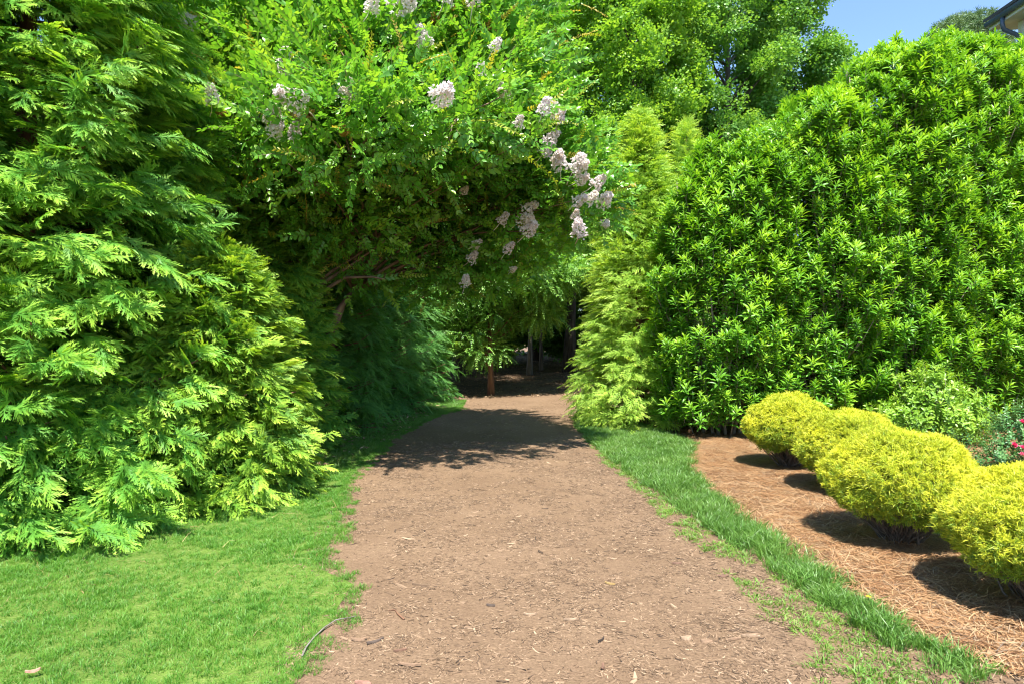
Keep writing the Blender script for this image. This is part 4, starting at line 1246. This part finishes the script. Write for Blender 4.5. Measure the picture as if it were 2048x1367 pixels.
def blossoms(root, pts, seed):
    rd = random.Random(seed); mb = MB()
    for i in range(16):
        a = i * 2.4; sp = .2 + .075 * i
        d = Vector((math.cos(a) * math.sin(sp), math.sin(a) * math.sin(sp), math.cos(sp)))
        leaf(mb, (0, 0, 0), d, (-d.x, -d.y, .6), .046, .046, .5, -.2, rd.random() * .3, SIMPLE)
    pm = mb.mesh('rose_blossom'); pm.materials.append(M_rosep)
    for p in pts:
        o = bpy.data.objects.new('blossom', pm); o.location = p; o.rotation_euler = (rd.uniform(.2, 1.0), rd.uniform(-.4, .4), 0); o.parent = root
        COL.objects.link(o)
rx_, ry_ = G(1942, 945)
ro, _ = small_shrub('rose_bush', 'low sparse rose bush between the widest golden shrub and the azalea', rx_, ry_, [(0, 0, .22, .3, .2), (-.25, .45, .22, .25, .18), (.2, -.1, .16, .25, .14)], RS, 150, 82, M_green_stem, .9, 'shrub', 'rose bushes in the bed')
blossoms(ro, [(-.62, .75, .30), (-.5, .8, .32), (-.7, .7, .27)], 1)
rx_, ry_ = G(2058, 944)
ro, _ = small_shrub('rose_bush', 'rose bush with red and pink blossoms at the right edge of the photograph', rx_, ry_, [(-.15, 0, .34, .3, .28), (-.25, 0, .2, .25, .2), (0, .1, .6, .3, .2)], RS, 330, 83, M_green_stem, .9, 'shrub', 'rose bushes in the bed')
blossoms(ro, [(-.42, -.28, .40), (-.33, -.30, .37), (-.34, -.31, .29), (-.25, -.2, .66), (-.18, -.2, .64), (-.1, -.3, .5)], 2)

# ------------------------------------------------------------------ house
def house():
    X0, Y1, Y0, ZE = 12.46, 15.0, 2.0, 9.45
    root = empty('house', (X0, Y1, 0), 'corner of a two storey house with pale blue lap siding at the top right', 'house')
    mw = plain_mat('pale_siding', (0.42, 0.55, 0.58), .6); mt = plain_mat('trim_paint', (0.55, 0.62, 0.62), .5)
    mg = plain_mat('dark_gutter', (0.06, 0.09, 0.14), .35); mr = plain_mat('roof_shingle', (0.06, 0.065, 0.07), .9); ms = plain_mat('soffit_paint', (0.50, 0.47, 0.38), .6)
    mb = MB(); mb.box((.03, -(Y1 - Y0), -.1), (9, -.03, ZE)); mesh_obj('wall', mb.mesh('wall', False), mw, root)
    # lap siding boards on the side and the rear wall
    bm_ = MB(); h = .18
    vs = [(0.0, -(Y1 - Y0), 0), (0.0, -.13, 0), (0.028, -.13, h + .01), (0.028, -(Y1 - Y0), h + .01), (.029, -(Y1 - Y0), 0), (.029, -.13, 0)]
    bm_.add(vs, [(0, 1, 2, 3)[::-1], (0, 4, 5, 1)[::-1], (1, 5, 2), (0, 3, 4)])
    bmesh_ = bm_.mesh('siding_board', False); bmesh_.materials.append(mw)
    for i in range(int((ZE - .1) / h)):
        o = bpy.data.objects.new('siding_board', bmesh_); o.location = (0, 0, i * h); o.parent = root; COL.objects.link(o)
    mb = MB(); mb.box((-.012, -.125, 0), (.10, .0, ZE - .002)); mesh_obj('corner_board', mb.mesh('corner_board', False), mt, root)
    mb = MB(); mb.box((-.42, -(Y1 - Y0) - .3, ZE), (9.3, .35, ZE + .03)); mesh_obj('soffit', mb.mesh('soffit', False), ms, root)
    mb = MB(); mb.box((-.45, -(Y1 - Y0) - .3, ZE - .02), (-.42, .35, ZE + .18)); mesh_obj('fascia', mb.mesh('fascia', False), mt, root)
    # gutter: half round trough
    mb = MB(); n = 8; vs = []; L0, L1 = -(Y1 - Y0) - .3, .36
    for yy in (L0, L1):
        for k in range(n + 1):
            a = PI + PI * k / n; vs.append((-.52 + .07 * math.cos(a), yy, ZE + .14 + .10 * math.sin(a)))
        for k in range(n + 1):
            a = 2 * PI - PI * k / n; vs.append((-.52 + .062 * math.cos(a), yy, ZE + .14 + .09 * math.sin(a)))
    m2 = 2 * (n + 1)
    fs = [(k, (k + 1) % m2, m2 + (k + 1) % m2, m2 + k) for k in range(m2)] + [tuple(range(m2))[::-1], tuple(range(m2, 2 * m2))]
    mb.add(vs, fs); mesh_obj('gutter', mb.mesh('gutter', False), mg, root)
    # roof slope rising to the right
    mb = MB(); rise = .5
    vs = [(-.60, L0, ZE + .17), (-.60, L1, ZE + .17), (4.3, L1, ZE + .17 + 4.9 * rise), (4.3, L0, ZE + .17 + 4.9 * rise), (9.3, L1, ZE + .17), (9.3, L0, ZE + .17)]
    vs += [(x, y, z + .07) for x, y, z in vs]
    mb.add(vs, [(0, 3, 2, 1), (3, 5, 4, 2), (6, 7, 8, 9), (9, 8, 10, 11), (0, 1, 7, 6), (1, 2, 8, 7), (2, 4, 10, 8), (4, 5, 11, 10), (5, 3, 9, 11), (3, 0, 6, 9)])
    mesh_obj('roof', mb.mesh('roof', False), mr, root)
    mb = MB(); vs = [(-.4, .0, ZE + .03), (9.1, .0, ZE + .03), (4.3, .0, ZE + .1 + 4.7 * rise)]; vs += [(x, y - .05, z) for x, y, z in vs]
    mb.add(vs, [(0, 1, 2), (5, 4, 3), (0, 3, 4, 1), (1, 4, 5, 2), (2, 5, 3, 0)]); mesh_obj('gable', mb.mesh('gable', False), mw, root)
    mb = MB()
    pts = [(-.50, -.12, ZE + .08), (-.50, -.12, ZE - .12), (-.46, -.12, ZE - .24), (-.16, -.12, ZE - .36), (-.07, -.12, ZE - .48), (-.07, -.12, .1)]
    mb.tube(pts, [.05] * 6, 10); mesh_obj('downspout', mb.mesh('downspout'), mg, root)
    # a window with panes facing the hedge
    wf = MB(); wf.box((-.03, -4.2, 4.8), (.0, -3.0, 6.4)); fr = mesh_obj('window', wf.mesh('window', False), mt, root)
    mgz = plain_mat('window_glass', (.05, .07, .09), .08)
    for a, b in ((4.87, 5.57), (5.63, 6.33)):
        gz = MB(); gz.box((-.034, -4.13, a), (-.0305, -3.07, b)); mesh_obj('pane', gz.mesh('pane', False), mgz, fr)
house()

# ------------------------------------------------------------------ single things lying about
def lying(name, px, py, L, W, T, rz, col, label, cat, seed, dz=.004):
    x, y = G(px, py); mb = MB(); chip_mesh(mb, L, W, T, random.Random(seed))
    o = mesh_obj(name, mb.mesh(name, False), None, None, (x, y, hgt(x, y) + dz))
    o.data.materials.append(bark_mat(name + '_wood', tuple(c * .75 for c in col), tuple(min(1, c * 1.2) for c in col), 60, .4)); o.rotation_euler = (.05, .02, rz)
    tag(o, label, cat, 'larger pieces of wood lying on the path')
TAN, PALE, DARK, GREY = (.2, .125, .075), (.28, .19, .12), (.04, .027, .02), (.085, .06, .045)
for i, (px, py, L, W, rz, col, lb) in enumerate([
    (717, 1270, .085, .024, .1, TAN, 'tan wood chip left of the dark bark strip near the lawn edge'),
    (751, 1273, .10, .016, .7, GREY, 'dark grey bark strip slanting between two tan chips near the lawn'),
    (800, 1292, .07, .016, .4, (.14, .075, .045), 'brown splinter just right of and below the dark grey bark strip'),
    (728, 1356, .085, .03, -.3, (.27, .14, .10), 'broad reddish wood chip at the bottom edge, left side of the path'),
    (819, 1323, .12, .018, -.1, TAN, 'long tan splinter near the bottom, left half of the path'),
    (982, 1206, .055, .016, -.2, GREY, 'small dark grey chip in the middle of the path'),
    (1060, 1225, .075, .012, 0.0, PALE, 'thin pale stick in the middle of the path, left of a second pale one'),
    (1141, 1236, .08, .014, .1, PALE, 'pale wood splinter right of the thin pale stick'),
    (1220, 1166, .07, .012, -.4, (.3, .2, .075), 'yellowish wood splinter toward the right half of the path'),
    (1203, 1277, .06, .012, .9, DARK, 'nearly black splinter standing out right of the path centre'),
    (1372, 1273, .06, .04, .2, PALE, 'broad pale wood chip beside a brown one, right half of the path'),
    (1413, 1279, .06, .032, -.1, TAN, 'brown wood chip right of the broad pale one'),
    (1463, 1276, .085, .016, .3, TAN, 'slanting brown splinter near the weedy grass, left of the long flat one'),
    (1500, 1268, .10, .016, -.05, PALE, 'long flat pale splinter at the right edge of the path'),
    (1353, 1126, .07, .018, .0, (.15, .085, .055), 'brown chip at the right path edge, farther up than the others'),
    (1446, 1149, .08, .024, .1, (.16, .09, .06), 'brown chip lying where the weedy grass begins'),
    (1206, 1330, .05, .022, 1.3, (.15, .08, .05), 'small brown chip at the bottom, right of the path centre'),
    (65, 1348, .06, .02, .5, (.38, .2, .14), 'pinkish wood chip lying on the lawn in the bottom left corner')]):
    lying('wood_chip', px, py, L, W, .010, rz, col, lb, 'wood chip', 500 + i, .035 if px < 100 else .005)

def stick(name, pts, r0, mat, label, cat, lift=.01, group=None):
    w = [G(*p) for p in pts]; x0, y0 = w[0]
    mb = MB(); v = [(x - x0, y - y0, hgt(x, y) - hgt(x0, y0) + lift + .004 * math.sin(i * 2.0)) for i, (x, y) in enumerate(w)]
    mb.tube(v, [r0 * (1 - .6 * i / (len(v) - 1)) for i in range(len(v))], 6)
    tag(mesh_obj(name, mb.mesh(name), mat, None, (x0, y0, hgt(x0, y0))), label, cat, group)
stick('fallen_branch', [(604, 1306), (612, 1290), (628, 1268), (648, 1250), (672, 1236), (700, 1229), (713, 1226)], .0055, M_bark, 'long thin curved dead branch lying along the lawn edge', 'branch', .02)
stick('fallen_twig', [(808, 1231), (796, 1222), (790, 1212), (777, 1213)], .006, M_barkr, 'short forked brown twig curled on the left half of the path', 'twig')
GN = 'fallen pine needles on the lawn'
MN = plain_mat('dry_needle', (.62, .42, .22), .6)
stick('pine_needle', [(445, 1098), (458, 1087), (482, 1083)], .0016, MN, 'bent tan pine needle lying in the middle of the upper lawn', 'pine needle', .045, GN)
stick('pine_needle', [(544, 1040), (560, 1032), (589, 1032)], .0016, MN, 'pine needle on the lawn nearest to the path and hedge corner', 'pine needle', .045, GN)
stick('pine_needle', [(365, 1088), (376, 1075), (390, 1063)], .0016, MN, 'steeply slanting pine needle, leftmost on the upper lawn', 'pine needle', .045, GN)
def dandelion():
    x, y = G(1737, 1224); root = empty('dandelion', (x, y, hgt(x, y)), 'tiny yellow flower in the grass verge', 'flower')
    mb = MB(); mb.tube([(0, 0, 0), (.005, 0, .06), (0, 0, .11)], [.0015] * 3, 4); mesh_obj('stalk', mb.mesh('stalk'), M_green_stem, root)
    mb = MB()
    for i in range(14):
        a = i * .449; leaf(mb, (0, 0, .11), (math.cos(a), math.sin(a), .35), (0, 0, 1), .016, .006, .2, .1, 0, SIMPLE)
    mesh_obj('flower_head', mb.mesh('flower_head'), plain_mat('yellow_petal', (.85, .55, .02), .5), root)
dandelion()
